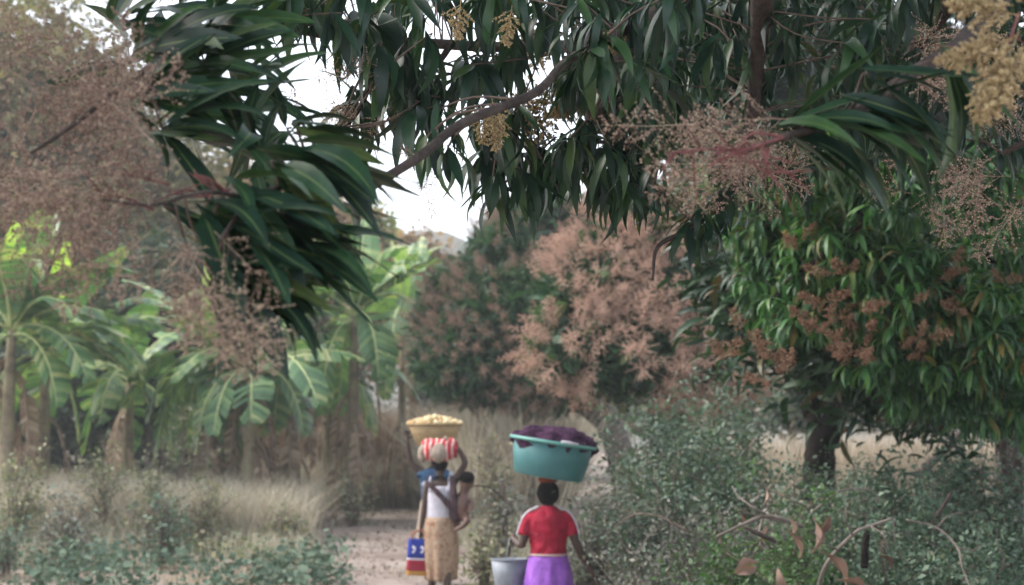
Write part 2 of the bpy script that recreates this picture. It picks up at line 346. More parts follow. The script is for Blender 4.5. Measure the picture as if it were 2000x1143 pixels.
# ------------------------------------------------------------------ generic crowns
def in_ells(p, ells, k): 
    for c, r in ells:
        if (((p - c) / r) ** 2).sum() < k * k: return True
    return False
def crown_pts(ells, n, shell=(.6, 1.0), inner=.62):
    w = np.array([r[0] * r[2] + r[1] * r[2] for c, r in ells]); w = w / w.sum(); pts = []; nor = []
    while len(pts) < n:
        c, r = ells[rng.choice(len(ells), p=w)]
        d = rng.normal(0, 1, 3); d /= np.linalg.norm(d)
        k = rng.uniform(*shell) ; p = c + d * r * k
        if inner and in_ells(p, ells, inner): continue
        pts.append(p); nor.append(d)
    return np.array(pts), np.array(nor)
def E(px, py, d, rpx, rpy=None, depth=1.0):
    """ellipsoid given where it appears: its real radii follow from its distance"""
    s = d / FPX; rpy = rpy or rpx
    return (NP(P(px, py, d)), np.array([rpx * s, rpx * s * depth, rpy * s]))
def rand_leaves(pts, per, rad, size, flat=0.3, asp=1.0):
    n = len(pts) * per
    p = np.repeat(pts, per, 0) + rng.normal(0, 1, (n, 3)) * rad
    d = rng.normal(0, 1, (n, 3)); d[:, 2] = d[:, 2] * flat - .25; d /= np.linalg.norm(d, axis=1)[:, None]
    u = rng.normal(0, 1, (n, 3)); u[:, 2] += 1.2
    y = np.cross(u, d); y /= np.linalg.norm(y, axis=1)[:, None]; z = np.cross(d, y)
    s = size * np.clip(np.exp(rng.normal(-.05, .38, (n, 1))), .35, 2.0)
    Mx = np.zeros((n, 4, 4)); Mx[:, :3, 0] = d * s; Mx[:, :3, 1] = y * s * asp; Mx[:, :3, 2] = z * s; Mx[:, :3, 3] = p; Mx[:, 3, 3] = 1
    return Mx
def limbs(mb, base, top, ells, r0, n=10, sides=7):
    """limbs from the trunk top out into the crown"""
    for i in range(n):
        c, r = ells[i % len(ells)]
        d = rng.normal(0, 1, 3); d[2] = abs(d[2]) * .6; d /= np.linalg.norm(d); e = c + d * r * rng.uniform(.35, .8)
        mid = (top + e) / 2 + rng.normal(0, .12, 3) * np.linalg.norm(e - top) + np.array([0, 0, .1])
        tube(mb, [top, mid, e], [r0 * rng.uniform(.45, .7), r0 * .35, r0 * .1], sides, 4)
        for q in range(3):
            t = rng.uniform(.3, .9); s = mid + (e - mid) * t; ee = s + rng.normal(0, .5, 3) * np.mean(r) * .7
            tube(mb, [s, (s + ee) / 2 + rng.normal(0, .05, 3), ee], [r0 * .2, r0 * .12, r0 * .04], 5, 2)

def far_tree(label, ells, mat, barkmat, trunk, nclump, per, rad, size, r0=.14, shell=(.45, 1.02), group=None, inner=.4, name='tree', core=.6):
    base = trunk[0]; t = thing(name, label, 'tree', Vector(base), group)
    mb = MB(); pts, nor = crown_pts(ells, nclump, shell, inner)
    mb.tmpl(*QUAD, rand_leaves(pts, per, rad, size * 1.15, asp=1.35))
    ip, _ = crown_pts(ells, int(nclump * core), (0, .72), 0); mb.tmpl(*QUAD, rand_leaves(ip, 5, rad, size * 2.4, asp=1.5))
    mb.build('crown', mat, t, kind='stuff')
    tb = MB(); tube(tb, [NP(q) for q in trunk], np.linspace(r0 * 1.25, r0 * .8, len(trunk)), 10, 4, .06)
    limbs(tb, NP(trunk[0]), NP(trunk[-1]), ells, r0, 8); tb.build('trunk', barkmat, t)
    return t
def gnd(px, d):
    p = P(px, 850, d); return Vector((p.x, d, float(gz(p.x, d)) - .03))

# ------------------------------------------------------------------ background trees
G1 = 'trees closing the view behind the banana plants'
far_tree('tall hazy brown-green tree filling the far left, its top against the sky', [E(60, 200, 36, 230, 260), E(250, 330, 37, 190, 190), E(-120, 330, 36, 200, 300), E(120, 480, 35, 240, 160)],
         M['far_a'], M['bark_grey'], [gnd(40, 36), P(50, 700, 36), P(60, 420, 36)], 2600, 10, .34, .18, .2, group=G1, core=.35)
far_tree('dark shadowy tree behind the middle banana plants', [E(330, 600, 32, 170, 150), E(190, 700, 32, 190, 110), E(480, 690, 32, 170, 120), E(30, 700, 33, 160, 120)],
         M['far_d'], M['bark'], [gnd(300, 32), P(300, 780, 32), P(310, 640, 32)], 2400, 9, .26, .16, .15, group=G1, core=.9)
far_tree('pale reddish-beige tree seen behind the hanging leaf tips left of the sky gap', [E(560, 470, 42, 170, 150), E(640, 620, 41, 190, 130), E(420, 440, 42, 160, 150)],
         M['far_b'], M['bark_grey'], [gnd(560, 42), P(560, 720, 42), P(560, 560, 42)], 2200, 9, .33, .17, .2, group=G1)
far_tree('round rusty-red topped tree just below the bright sky gap', [E(815, 540, 46, 60, 105), E(780, 620, 46, 80, 110), E(860, 600, 46, 60, 100)],
         M['far_b'], M['bark_grey'], [gnd(810, 46), P(810, 760, 46), P(812, 620, 46)], 900, 9, .22, .14, .18, group=G1)
far_tree('yellow-green tree top at the left edge of the sky gap', [E(715, 460, 44, 50, 75), E(700, 560, 44, 75, 90)],
         M['far_c'], M['bark_grey'], [gnd(705, 44), P(705, 760, 44), P(708, 560, 44)], 600, 9, .22, .14, .16, group=G1)
far_tree('grey-green tree behind the dull flowering mango tree', [E(930, 590, 52, 85, 95), E(1010, 560, 50, 90, 110), E(890, 660, 50, 100, 110)],
         M['far_g'], M['bark_grey'], [gnd(940, 50), P(940, 760, 50), P(940, 620, 50)], 800, 9, .3, .16, .18, group=G1)
far_tree('low olive thicket tree beyond the gap under the mango crowns', [E(900, 770, 40, 140, 60), E(1080, 780, 40, 150, 60), E(1250, 770, 38, 150, 80)],
         M['far_g'], M['bark_grey'], [gnd(1000, 40), P(1000, 820, 40), P(1000, 780, 40)], 900, 8, .25, .14, .15, group=G1)
far_tree('dull green tree line seen under the boughs at far right', [E(1720, 780, 40, 150, 55), E(1880, 775, 40, 140, 60), E(2020, 775, 40, 120, 65), E(1560, 780, 39, 130, 60), E(1450, 780, 39, 100, 60)],
         M['far_g'], M['bark_grey'], [gnd(1760, 42), P(1760, 810, 42), P(1760, 770, 42)], 1000, 8, .28, .15, .18, group=G1)
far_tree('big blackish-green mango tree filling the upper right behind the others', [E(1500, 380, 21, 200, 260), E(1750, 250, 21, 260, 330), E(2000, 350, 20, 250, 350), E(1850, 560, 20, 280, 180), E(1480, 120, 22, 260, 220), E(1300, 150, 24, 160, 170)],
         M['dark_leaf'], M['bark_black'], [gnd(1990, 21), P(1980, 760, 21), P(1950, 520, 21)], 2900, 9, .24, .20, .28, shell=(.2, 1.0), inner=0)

# ------------------------------------------------------------------ flowering mango trees in the middle distance
ROS = []
for k in range(5):
    random.seed(50 + k); mb = MB()
    for mtx in rosette((0, 0, 0), (1, 0, .1), 13, 1.0, .0, (20, 105)): mb.tmpl(*LEAF_LO[k % 3], [mtx])
    ROS.append(mb)
def ros_meshes(mat, nm):
    out = []
    for k, mb in enumerate(ROS):
        me = mb.mesh(nm); me.materials.append(mat); out.append(me)
    return out
def mango(label, ells, trunk, lm, pm, nros, npan, rsize, psize, r0, barkmat, toward=NP(CAM), panup=.2, droop=.35, fill=1500, group=None, panel_near=.5, panfl=7, panfs=.035):
    t = thing('mango_tree', label, 'tree', Vector(trunk[0]), group)
    tb = MB(); tube(tb, [NP(q) for q in trunk], np.linspace(r0 * 1.3, r0 * .85, len(trunk)), 12, 4, .07); limbs(tb, NP(trunk[0]), NP(trunk[-1]), ells, r0, 14)
    tb.build('trunk', barkmat, t)
    pts, nor = crown_pts(ells, nros, (.72, 1.02), .72)
    vis = -((pts - toward) / np.linalg.norm(pts - toward, axis=1)[:, None] * nor).sum(1)
    order = np.argsort(-vis); RM = ros_meshes(lm, 'leaf_cluster'); rest = {}
    for q, i in enumerate(order):
        ax = nor[i] + np.array([0, 0, -droop]) + rng.normal(0, .2, 3)
        m = frame(ax, rng.uniform(-3, 3), rsize * rng.uniform(.75, 1.2), pts[i])
        if q < 285: link('leaf_cluster', random.choice(RM), t, mat4=m)
        else: rest.setdefault(int(rng.integers(5)), []).append(m)
    fb = MB()
    for k, ms in rest.items():
        for v, l, tt in [(np.concatenate(ROS[k].v), np.concatenate(ROS[k].l), np.concatenate(ROS[k].t))]:
            fb.tmpl(v, l.reshape(-1, 4), ms)
    ip, _ = crown_pts(ells, fill, (0, .78), 0); fb.tmpl(*QUAD, rand_leaves(ip, 4, .18, rsize * .9))
    fb.build('foliage', lm, t, kind='stuff')
    pms = [panicle_mesh('flower_panicle', pm, seed=s, nb=16 + s, fl=panfl, fs=panfs, spread=.32 + .06 * s) for s in range(5)]
    pts, nor = crown_pts(ells, int(npan * 2.1), (.95, 1.06), .9)
    ok = np.sin(pts[:, 0] * 2.3 + 1) * np.sin(pts[:, 2] * 2.7 + .5) + .5 * np.sin(pts[:, 0] * 5 + pts[:, 2] * 4) > -.55 + rng.normal(0, .2, len(pts))
    pts, nor = pts[ok], nor[ok]
    vis = -((pts - toward) / np.linalg.norm(pts - toward, axis=1)[:, None] * nor).sum(1); order = np.argsort(-vis)[:npan]
    extra = []
    for q, i in enumerate(order):
        ax = nor[i] + np.array([0, 0, panup]) + rng.normal(0, .25, 3)
        m = frame(ax, rng.uniform(-3, 3), psize * rng.uniform(.65, 1.3), pts[i])
        if q < 290: link('flower_panicle', random.choice(pms), t, mat4=m)
        else: extra.append((int(rng.integers(5)), m))
    if extra:
        eb = MB()
        for k in range(5):
            ms = [m for kk, m in extra if kk == k]
            if not ms: continue
            me = pms[k]; v = np.zeros(len(me.vertices) * 3); me.vertices.foreach_get('co', v)
            me.calc_loop_triangles(); f = np.zeros(len(me.loop_triangles) * 3, int); me.loop_triangles.foreach_get('vertices', f)
            eb.tmpl(v.reshape(-1, 3), f.reshape(-1, 3), ms)
        eb.build('panicle_mass', pm, t, kind='stuff', smooth=False)
    return t

mango('mango tree covered in dull brownish flower sprays, left of the pink one',
      [E(1060, 470, 25, 115, 95), E(930, 590, 24.5, 95, 80), E(1020, 620, 24, 140, 110), E(940, 700, 24, 130, 90), E(1070, 720, 24, 130, 90), E(880, 660, 24.3, 75, 110), E(1130, 560, 25, 90, 130), E(1000, 520, 24.5, 100, 90)],
      [gnd(1235, 24), P(1200, 850, 24), P(1140, 780, 24), P(1080, 700, 24)], M['crown_leaf'], M['pan_dull'], 1700, 420, .26, .32, .2, M['bark_grey'], panup=.05, fill=2600, panfl=11, panfs=.02)
mango('mango tree thick with salmon-pink flower sprays in the middle of the view',
      [E(1285, 460, 19.3, 115, 95), E(1220, 520, 19.2, 110, 80), E(1170, 570, 19, 105, 70), E(1330, 590, 19.2, 150, 110), E(1120, 600, 18.7, 75, 60), E(1110, 680, 18.4, 70, 50), E(1230, 690, 18.7, 120, 80), E(1370, 690, 19, 120, 90), E(1400, 520, 19.5, 110, 130)],
      [gnd(1330, 19.3), P(1325, 860, 19.2), P(1310, 740, 19.2), P(1290, 620, 19.2)], M['crown_leaf'], M['pan_pink'], 1100, 900, .25, .40, .17, M['bark'], panup=.05, fill=1800, panfl=14, panfs=.016)

# ------------------------------------------------------------------ the big mango tree at right with the black trunk
def right_tree():
    b = gnd(1600, 13)
    t = thing('mango_tree', 'mango tree with a forked black trunk and drooping bright green leaves at right', 'tree', b)
    tb = MB()
    tube(tb, [NP(b), NP(P(1600, 960, 13)), NP(P(1602, 880, 13)), NP(P(1605, 810, 13)), NP(P(1600, 770, 13))], [.24, .16, .135, .15, .18], 14, 5, .08)
    tube(tb, [NP(P(1610, 860, 13)), NP(P(1632, 800, 12.9)), NP(P(1660, 750, 12.8)), NP(P(1690, 680, 12.7)), NP(P(1720, 560, 12.3))], [.14, .12, .10, .09, .05], 10, 5, .06)
    tube(tb, [NP(P(1600, 800, 13)), NP(P(1575, 750, 13.1)), NP(P(1540, 700, 13.2)), NP(P(1500, 600, 13.2)), NP(P(1480, 480, 13))], [.16, .13, .11, .08, .04], 10, 5, .06)
    tube(tb, [NP(P(1603, 790, 13)), NP(P(1620, 700, 13)), NP(P(1650, 560, 13)), NP(P(1660, 400, 12.6))], [.14, .12, .09, .05], 10, 5, .06)
    tb.build('trunk', M['bark_black'], t)
    ells = [E(1530, 430, 10.5, 120, 90), E(1640, 500, 9.8, 150, 100), E(1585, 600, 10, 105, 60), E(1780, 560, 9.6, 150, 110), E(1760, 690, 9.8, 120, 60), E(1900, 640, 9.5, 140, 110), E(1960, 480, 9.8, 120, 110), E(1700, 400, 10.2, 150, 70), E(1490, 520, 10.8, 70, 100), E(1620, 330, 9.6, 130, 80), E(1830, 360, 9.0, 170, 90), E(1460, 330, 10.5, 90, 80), E(1545, 590, 10.8, 75, 75), E(1840, 745, 10, 150, 60), E(1960, 775, 9.8, 110, 80), E(1740, 690, 10.8, 70, 45)]
    lb = MB(); limbs(lb, None, NP(P(1640, 620, 12.6)), ells, .10, 18); lb.build('limbs', M['bark_black'], t)
    pts, nor = crown_pts(ells, 860, (.5, 1.03), .45)
    ax = [n + np.array([0, -.15, -.1]) for n in nor]
    allm = []
    for p, a in zip(pts, ax):
        near = p[1]
        for m in rosette(p, a, random.randint(9, 14), .185, random.choice((.2, .5, .8, 1.1)), (30, 100), 1.0): allm.append((near, m))
    allm.sort(key=lambda q: q[0])
    lm = []
    for tv, tf in LEAF_HI: 
        me = MB().add(tv, tf).mesh('leaf'); me.materials.append(M['mid_leaf']); lm.append(me)
    for q, (_, m) in enumerate(allm[:295]): link('leaf', lm[q % 8], t, mat4=m)
    fb = MB()
    rs = [m for _, m in allm[295:]]
    for k in range(3): fb.tmpl(*LEAF_LO[k], rs[k::3])
    fb.build('foliage', M['mid_leaf'], t, kind='stuff')
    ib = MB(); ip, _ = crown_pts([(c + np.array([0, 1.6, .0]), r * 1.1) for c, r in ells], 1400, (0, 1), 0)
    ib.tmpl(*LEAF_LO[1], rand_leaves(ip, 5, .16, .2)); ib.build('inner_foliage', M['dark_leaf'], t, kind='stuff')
    pm = [panicle_mesh('flower_panicle', M['pan_rust'], seed=20 + s, fl=8, fs=.05, spread=.4) for s in range(4)]
    spots = [(1595, 540), (1770, 595), (1870, 600), (1860, 520), (1940, 550), (1840, 545), (1600, 600), (1640, 640), (1610, 650), (1690, 620), (1715, 640), (1660, 660), (1750, 680), (1800, 690), (1620, 700), (1580, 620),
             (1450, 650), (1420, 690), (1490, 700), (1470, 740), (1540, 720), (1630, 690), (1810, 670), (1700, 700), (1985, 700), (1660, 545), (1990, 390), (1960, 370), (1930, 430), (1570, 480)]
    for x, y in spots:
        for q in range(3):
            d = np.array([rng.uniform(-.8, .8), -.5, rng.uniform(-.2, .9)])
            link('flower_panicle', random.choice(pm), t, mat4=frame(d, rng.uniform(-3, 3), rng.uniform(.10, .19), NP(P(x + rng.uniform(-18, 18), y + rng.uniform(-14, 14), rng.uniform(9.0, 9.7)))))
right_tree()

def stem_tree():
    b = gnd(1985, 12.5); t = thing('small_tree', 'several thin bare stems standing together at the right edge of the view', 'tree', b)
    for pts, r in (([(1990, 1000, 12.4), (1988, 880, 12.4), (1995, 780, 12.4), (2010, 620, 12.3)], .042), ([(1970, 1000, 12.5), (1960, 860, 12.5), (1985, 790, 12.5), (1990, 640, 12.4)], .028),
                   ([(1985, 1000, 12.7), (1965, 900, 12.7), (1935, 830, 12.7), (1920, 700, 12.6)], .03)):
        sb = MB(); tube(sb, [NP(b)] + [NP(P(*q)) for q in pts], [r * 1.3, r * 1.15, r, r * .85, r * .6], 9, 5, .05); sb.build('stem', M['bark'], t)
    fb = MB(); ip, _ = crown_pts([E(1960, 680, 12.5, 110, 80)], 160, (.2, 1), 0)
    for p in ip: fb.tmpl(*LEAF_LO[0], rosette(p, rng.normal(0, 1, 3), 8, .18, .6))
    fb.build('foliage', M['dark_leaf'], t, kind='stuff')
stem_tree()
lt = MB(); tube(lt, [NP(P(1845, 880, 15)), NP(P(1880, 845, 15)), NP(P(1915, 815, 15))], [.045, .04, .03], 8, 4, .05)
# this leaning pole reaches the ground behind the thicket
tube(lt, [NP(P(1845, 880, 15)), NP(P(1790, 950, 15)), NP(gnd(1740, 15))], [.045, .05, .055], 8, 4, .05)
tag(lt.build('leaning_pole', M['bark']), 'dark pole leaning up to the right in front of the pale dry grass', 'pole')

# ------------------------------------------------------------------ banana plants
def banana_leaf(parent, base, az, up, ln, wid, bend, mat, dry=False, name='leaf', tear=.35):
    """blade along an arching midrib; torn into strips"""
    n = 22; d = np.array([math.cos(az) * math.cos(up), math.sin(az) * math.cos(up), math.sin(up)]); p = np.asarray(base, float).copy()
    pts = [p.copy()]; dirs = [d.copy()]
    for i in range(n):
        d = d + np.array([0, 0, -bend / n]); d /= np.linalg.norm(d); p = p + d * ln / n; pts.append(p.copy()); dirs.append(d.copy())
    pts = np.array(pts); dirs = np.array(dirs)
    root = MB(); tube(root, pts[::2], np.linspace(.035, .008, len(pts[::2])), 5)
    side = np.cross(dirs, [0, 0, 1.0]); nn = np.linalg.norm(side, axis=1)[:, None]; side = np.where(nn > .05, side / (nn + 1e-9), np.array([[math.sin(az), -math.cos(az), 0]]))
    rl = random.uniform(-.5, .5)
    upv = np.cross(side, dirs); mb = MB()
    for sgn in (-1, 1):
        i0 = 3; hang = random.uniform(.1, .5)
        for i in range(i0, n):
            if random.random() < tear: hang = random.uniform(.05, .95 if not dry else 1.4)
            t0, t1 = (i - i0) / (n - i0), (i + 1 - i0) / (n - i0)
            w0 = wid * math.sin(math.pi * (t0 * .93 + .045)) ** .55; w1 = wid * math.sin(math.pi * min(1, t1 * .93 + .045)) ** .55
            gap = .10 if random.random() < tear else 0
            a, b = pts[i] + (pts[i + 1] - pts[i]) * gap, pts[i + 1]
            o = side[i] * sgn * math.cos(hang + rl * sgn) + np.array([0, 0, -1]) * math.sin(hang + rl * sgn * .6) * .9 + upv[i] * .18
            f = dirs[i] * .22
            am, bm = a + (o * .5 + f * .4 + upv[i] * .05) * w0, b + (o * .5 + f * .4 + upv[i] * .05) * w1
            ae, be = a + (o + f) * w0, b + (o + f) * w1
            mb.add([a, b, bm, am, be, ae], [(0, 1, 2, 3), (3, 2, 4, 5)])
    lf = mb.build(name, mat, parent, smooth=False)
    root.build('midrib', M['banana_rib'] if not dry else M['banana_dry'], lf)
    return lf
def banana(label, px, d, h, nl, scale=1.0, leaves=None, seed=0, dryn=4, group='banana plants along the field edge', lean=0.0, young=1, r=.11):
    random.seed(seed); b = gnd(px, d); t = thing('banana_plant', label, 'banana plant', b, group)
    sb = MB(); top = Vector((b.x + lean, b.y, b.z + h))
    tube(sb, [b, b.lerp(top, .5) + Vector((lean * .1, 0, 0)), top], [r * 1.25, r, r * .6], 10, 5, .05); sb.build('pseudostem', M['banana_stem'], t)
    a0 = random.uniform(0, 6)
    for i in range(nl):
        a = a0 + i * 2.4; up = random.uniform(.6, 1.3)
        banana_leaf(t, NP(top) + np.array([0, 0, -.1 * i / nl]), a, up, random.uniform(1.6, 2.3) * scale, random.uniform(.30, .40) * scale, random.uniform(1.1, 2.5), M['banana'])
    for (az, up, ln, bend) in (leaves or []):
        banana_leaf(t, NP(top), math.radians(az), math.radians(up), ln, .37 * scale, bend, M['banana'])
    for k in range(3):
        banana_leaf(t, NP(top) + np.array([0, 0, -.08]), random.uniform(0, 6.28), random.uniform(.0, .5), random.uniform(1.5, 2.1) * scale, random.uniform(.27, .34) * scale, random.uniform(2.6, 4.2), M['banana'])
    for k in range(young):
        banana_leaf(t, NP(top), random.uniform(0, 6), random.uniform(1.3, 1.5), random.uniform(1.4, 1.8) * scale, .20 * scale, .35, M['banana_new'], name='young_leaf', tear=.05).__setitem__('label', 'upright bright yellow-green young leaf')
    for k in range(dryn + 1):
        a = random.uniform(0, 6.28)
        banana_leaf(t, NP(top) + np.array([0, 0, -random.uniform(.1, 1.0) * h * .6]), a, -.2, random.uniform(1.1, 1.6) * scale, .16 * scale, 4.5, M['banana_dry'], True, 'dry_leaf')
banana('banana plant at the far left edge with one upright bright new leaf', 10, 23, 3.3, 9, 1.15, [(20, 45, 2.1, 1.6), (0, 60, 2.2, 1.4), (-20, 25, 1.9, 2.0), (60, 75, 2.2, .7), (-40, 72, 2.1, .8)], 3, 3, lean=.05, young=2)
banana('banana plant second from the left, fanning long arched leaves to the right', 85, 24.5, 3.0, 9, 1.2, [(5, 50, 2.3, 1.5), (-15, 35, 2.2, 1.8), (15, 30, 2.3, 2.2), (-5, 68, 2.3, 1.0)], 5, 2, young=1)
banana('banana plant left of centre with leaves bowing down to both sides', 410, 25, 3.0, 9, 1.15, [(180, 30, 2.0, 2.4), (200, 20, 1.8, 3.0), (-10, 15, 1.6, 3.5), (-70, 30, 1.7, 3.6)], 9, 5)
banana('low banana plant in the shade between the left and middle clumps', 250, 27, 2.6, 8, 1.1, [(150, 45, 1.9, 1.6), (20, 40, 1.9, 2.0)], 12, 3, young=0)
banana('banana plant with brown dried leaves hanging on its stem, behind the flower spray', 490, 24, 2.7, 7, 1.05, [(-80, 40, 1.6, 3.6), (-20, 20, 1.7, 3.0), (100, 60, 1.8, 1.2)], 14, 6, young=0)
banana('banana plant leaning a little left in the middle clump', 580, 25.5, 3.2, 9, 1.15, [(-90, 20, 1.7, 3.8), (170, 50, 1.9, 2.0)], 17, 6, lean=-.15)
banana('tall banana plant with two bright upright leaves right of the hanging leaf tips', 690, 25.5, 3.7, 9, 1.15, [(80, 75, 2.0, .5), (10, 60, 2.1, 1.0), (-60, 30, 1.8, 3.4), (190, 40, 1.8, 2.2)], 21, 5, young=2)
banana('slim banana plant nearest the path behind the woman with the basin', 785, 29, 3.9, 7, 1.0, [(60, 75, 1.9, .6)], 25, 4, young=2, r=.09)
banana('banana plant behind the others in the gap left of the middle clump', 640, 28.5, 2.9, 8, 1.0, None, 28, 4, young=0)

# ------------------------------------------------------------------ shrubs of the thicket
def shrub(label, px, d, top_py, rpx, mat, n=4000, leaf=.035, group=None, cat='shrub', dens=1.0, name='shrub', depth=1.0, per=7, stems=22, rad=.05, bark='twig', spiky=.0):
    b = gnd(px, d); top = P(px, top_py, d).z; h = top - b.z; rx = rpx * d / FPX
    t = thing(name, label, cat, b, group); B = NP(b)
    sb = MB(); ends = []
    for i in range(stems):
        a = random.uniform(0, 6.28); rr = rx * math.sqrt(random.random()); k = math.sqrt(max(0, 1 - (rr / rx) ** 2 * .85))
        e = B + np.array([rr * math.cos(a), rr * math.sin(a) * depth, h * k * random.uniform(.75, 1.08)])
        m = B + (e - B) * .5 + np.array([-.2 * (e - B)[0], -.2 * (e - B)[1], .12 * h]) + rng.normal(0, .04, 3)
        pr = tube(sb, [B + rng.normal(0, .05, 3) * [1, 1, 0], m, e], [.012, .008, .003], 4, 4)
        ends.append(pr[2:, :3])
        for q in range(5):
            s = pr[rng.integers(2, len(pr)), :3]; ee = s + rng.normal(0, 1, 3) * np.array([.22, .22, .14]) * h * .6 + [0, 0, .08 * h]
            pr2 = tube(sb, [s, (s + ee) / 2 + rng.normal(0, .02, 3), ee], [.005, .004, .002], 3, 3); ends.append(pr2[1:, :3])
    sb.build('stems', M[bark], t)
    pts = np.vstack(ends)
    nc = int(n * dens / per); c = pts[rng.integers(0, len(pts), nc)] + rng.normal(0, rad * 1.2, (nc, 3))
    # extra clumps over the whole mound
    u = rng.normal(0, 1, (nc // 2, 3)); u /= np.linalg.norm(u, axis=1)[:, None]; u[:, 2] = np.abs(u[:, 2])
    c2 = B + u * np.array([rx, rx * depth, h]) * rng.uniform(.35, 1.0, (nc // 2, 1)) ** .7
    c = np.vstack([c, c2]); c[:, 2] = np.maximum(c[:, 2], b.z + .05)
    fb = MB(); fb.tmpl(*QUAD, rand_leaves(c, per, rad, leaf, .8)); fb.build('foliage', mat, t, kind='stuff')
    return t
GS = 'shrubs of the thicket right of the path'
sh = [
 ('tall blue-green bush rising under the pink mango tree', 1380, 14.5, 735, 140, 'shrub', 9000, .05),
 ('rounded blue-green bush just left of the tall bush', 1270, 14.0, 800, 95, 'shrub', 6000, .045),
 ('grey twiggy bush right beside the green tub', 1200, 13.2, 880, 90, 'shrub_grey', 6000, .035),
 ('grey-brown bush behind the shoulder of the woman in red', 1150, 13.0, 960, 75, 'shrub_grey', 5000, .035),
 ('grey-green bush in front of the left side of the tall bush', 1300, 12.2, 885, 110, 'shrub', 7000, .04),
 ('dark green bush at the left foot of the black trunk', 1440, 12.4, 850, 95, 'shrub', 6000, .04),
 ('bush spreading in front of the black trunk', 1570, 11.6, 905, 110, 'shrub', 7000, .038),
 ('bush on the right of the black trunk, before the pale grass', 1720, 12.2, 868, 100, 'shrub', 6500, .038),
 ('leafy bush below the leaning pole', 1850, 11.8, 845, 105, 'shrub', 7000, .04),
 ('dark bush at the foot of the thin stems at the right edge', 1970, 11.2, 890, 100, 'shrub', 6500, .038),
 ('grey bush a little above the grey arched stick', 1480, 10.4, 965, 110, 'shrub_grey', 6500, .033),
 ('dense green bush behind the pale broken stick', 1650, 10.3, 950, 115, 'shrub', 7500, .035),
 ('dense green bush under the short dark stake', 1830, 10.0, 955, 120, 'shrub', 8000, .035),
 ('bush in the lower right corner, topmost part', 1975, 9.6, 1010, 100, 'shrub', 6500, .034),
 ('grey-brown bush by the lowered arm of the woman in red', 1260, 12.2, 975, 85, 'shrub_grey', 6500, .034),
 ('grey twiggy bush between the woman in red and the brown dead leaves', 1340, 10.2, 1000, 100, 'shrub_grey', 7000, .033),
 ('bright green plant under the brown curled leaves', 1420, 9.2, 1060, 90, 'shrub_green', 5500, .034),
 ('bright green plant between the curled leaves and the arched stick', 1560, 8.8, 1015, 80, 'shrub_green', 5500, .032),
 ('green bush under the arched stick at the bottom edge', 1720, 8.8, 1055, 110, 'shrub', 7500, .032),
 ('green bush in the bottom right corner', 1900, 8.6, 1050, 120, 'shrub', 8500, .032),
 ('brownish low bush at the bottom right of the woman in red', 1262, 10.0, 1075, 60, 'shrub_grey', 5000, .032),
 ('low brown and green plant at the bottom edge left of the big curled leaf', 1500, 8.4, 1085, 95, 'shrub_green', 5000, .03),
]
for q, (lb, px, d, ty, rp, mt, n, lf) in enumerate(sh):
    random.seed(100 + q); shrub(lb, px, d, ty, rp, M[mt], n, lf, GS, bark='bark_grey' if mt == 'shrub_grey' else 'twig', stems=34 if mt == 'shrub_grey' else 22, dens=.75 if mt == 'shrub_grey' else 1.0)
GL = 'bushy weeds standing in the field at left'
for q, (lb, px, d, ty, rp, mt, n) in enumerate([
 ('tall leafy weed at the left edge below the banana plants', 40, 19.5, 850, 60, 'weed', 3500),
 ('leafy green weed with a pale top left of the dark gap', 205, 21, 800, 55, 'weed', 3200),
 ('wide grey-green bush in the left of the field', 140, 18.5, 920, 70, 'shrub_grey', 3000),
 ('upright green weed in the left middle of the field', 300, 20.5, 850, 55, 'weed', 2600),
 ('small grey-green bush beside the bare patch', 320, 18.6, 940, 55, 'shrub', 2400),
 ('olive bushy weed under the drooping banana leaf', 365, 23, 790, 65, 'weed', 3600),
 ('rounded olive weed beside the dry banana stems', 400, 20.5, 900, 50, 'weed', 2200),
 ('low dark bush at the lower left edge', 15, 17.8, 1000, 40, 'shrub', 1800),
 ('thin olive weed left of the women', 560, 20.5, 945, 45, 'weed', 1500),
 ('grey-green weed by the path edge behind the women', 690, 24, 895, 60, 'weed', 2200),
 ('tan and green bush between the two groups of women', 985, 17, 925, 42, 'shrub_grey', 2600),
 ('low grey-green bush behind the bucket', 945, 16, 1020, 40, 'weed', 1600),
 ('leafy young shrub just left of the green tub', 965, 21, 840, 30, 'weed', 1500)]):
    random.seed(200 + q); shrub(lb, px, d, ty + (28 if d < 21.5 and px < 700 else 0), rp, M[mt], int(n * .28), .055, GL if px < 900 else 'bushes between the women and the mango trees', rad=.06, stems=16, dens=.8)

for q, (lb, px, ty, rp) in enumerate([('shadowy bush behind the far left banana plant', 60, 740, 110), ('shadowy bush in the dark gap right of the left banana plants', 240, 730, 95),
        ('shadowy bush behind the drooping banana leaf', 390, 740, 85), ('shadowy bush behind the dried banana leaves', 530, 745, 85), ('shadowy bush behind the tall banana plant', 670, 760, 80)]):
    random.seed(300 + q); shrub(lb, px, 32.5, ty, rp, M['far_d'], 5200, .15, 'dark undergrowth behind the banana plants', rad=.14, stems=16)
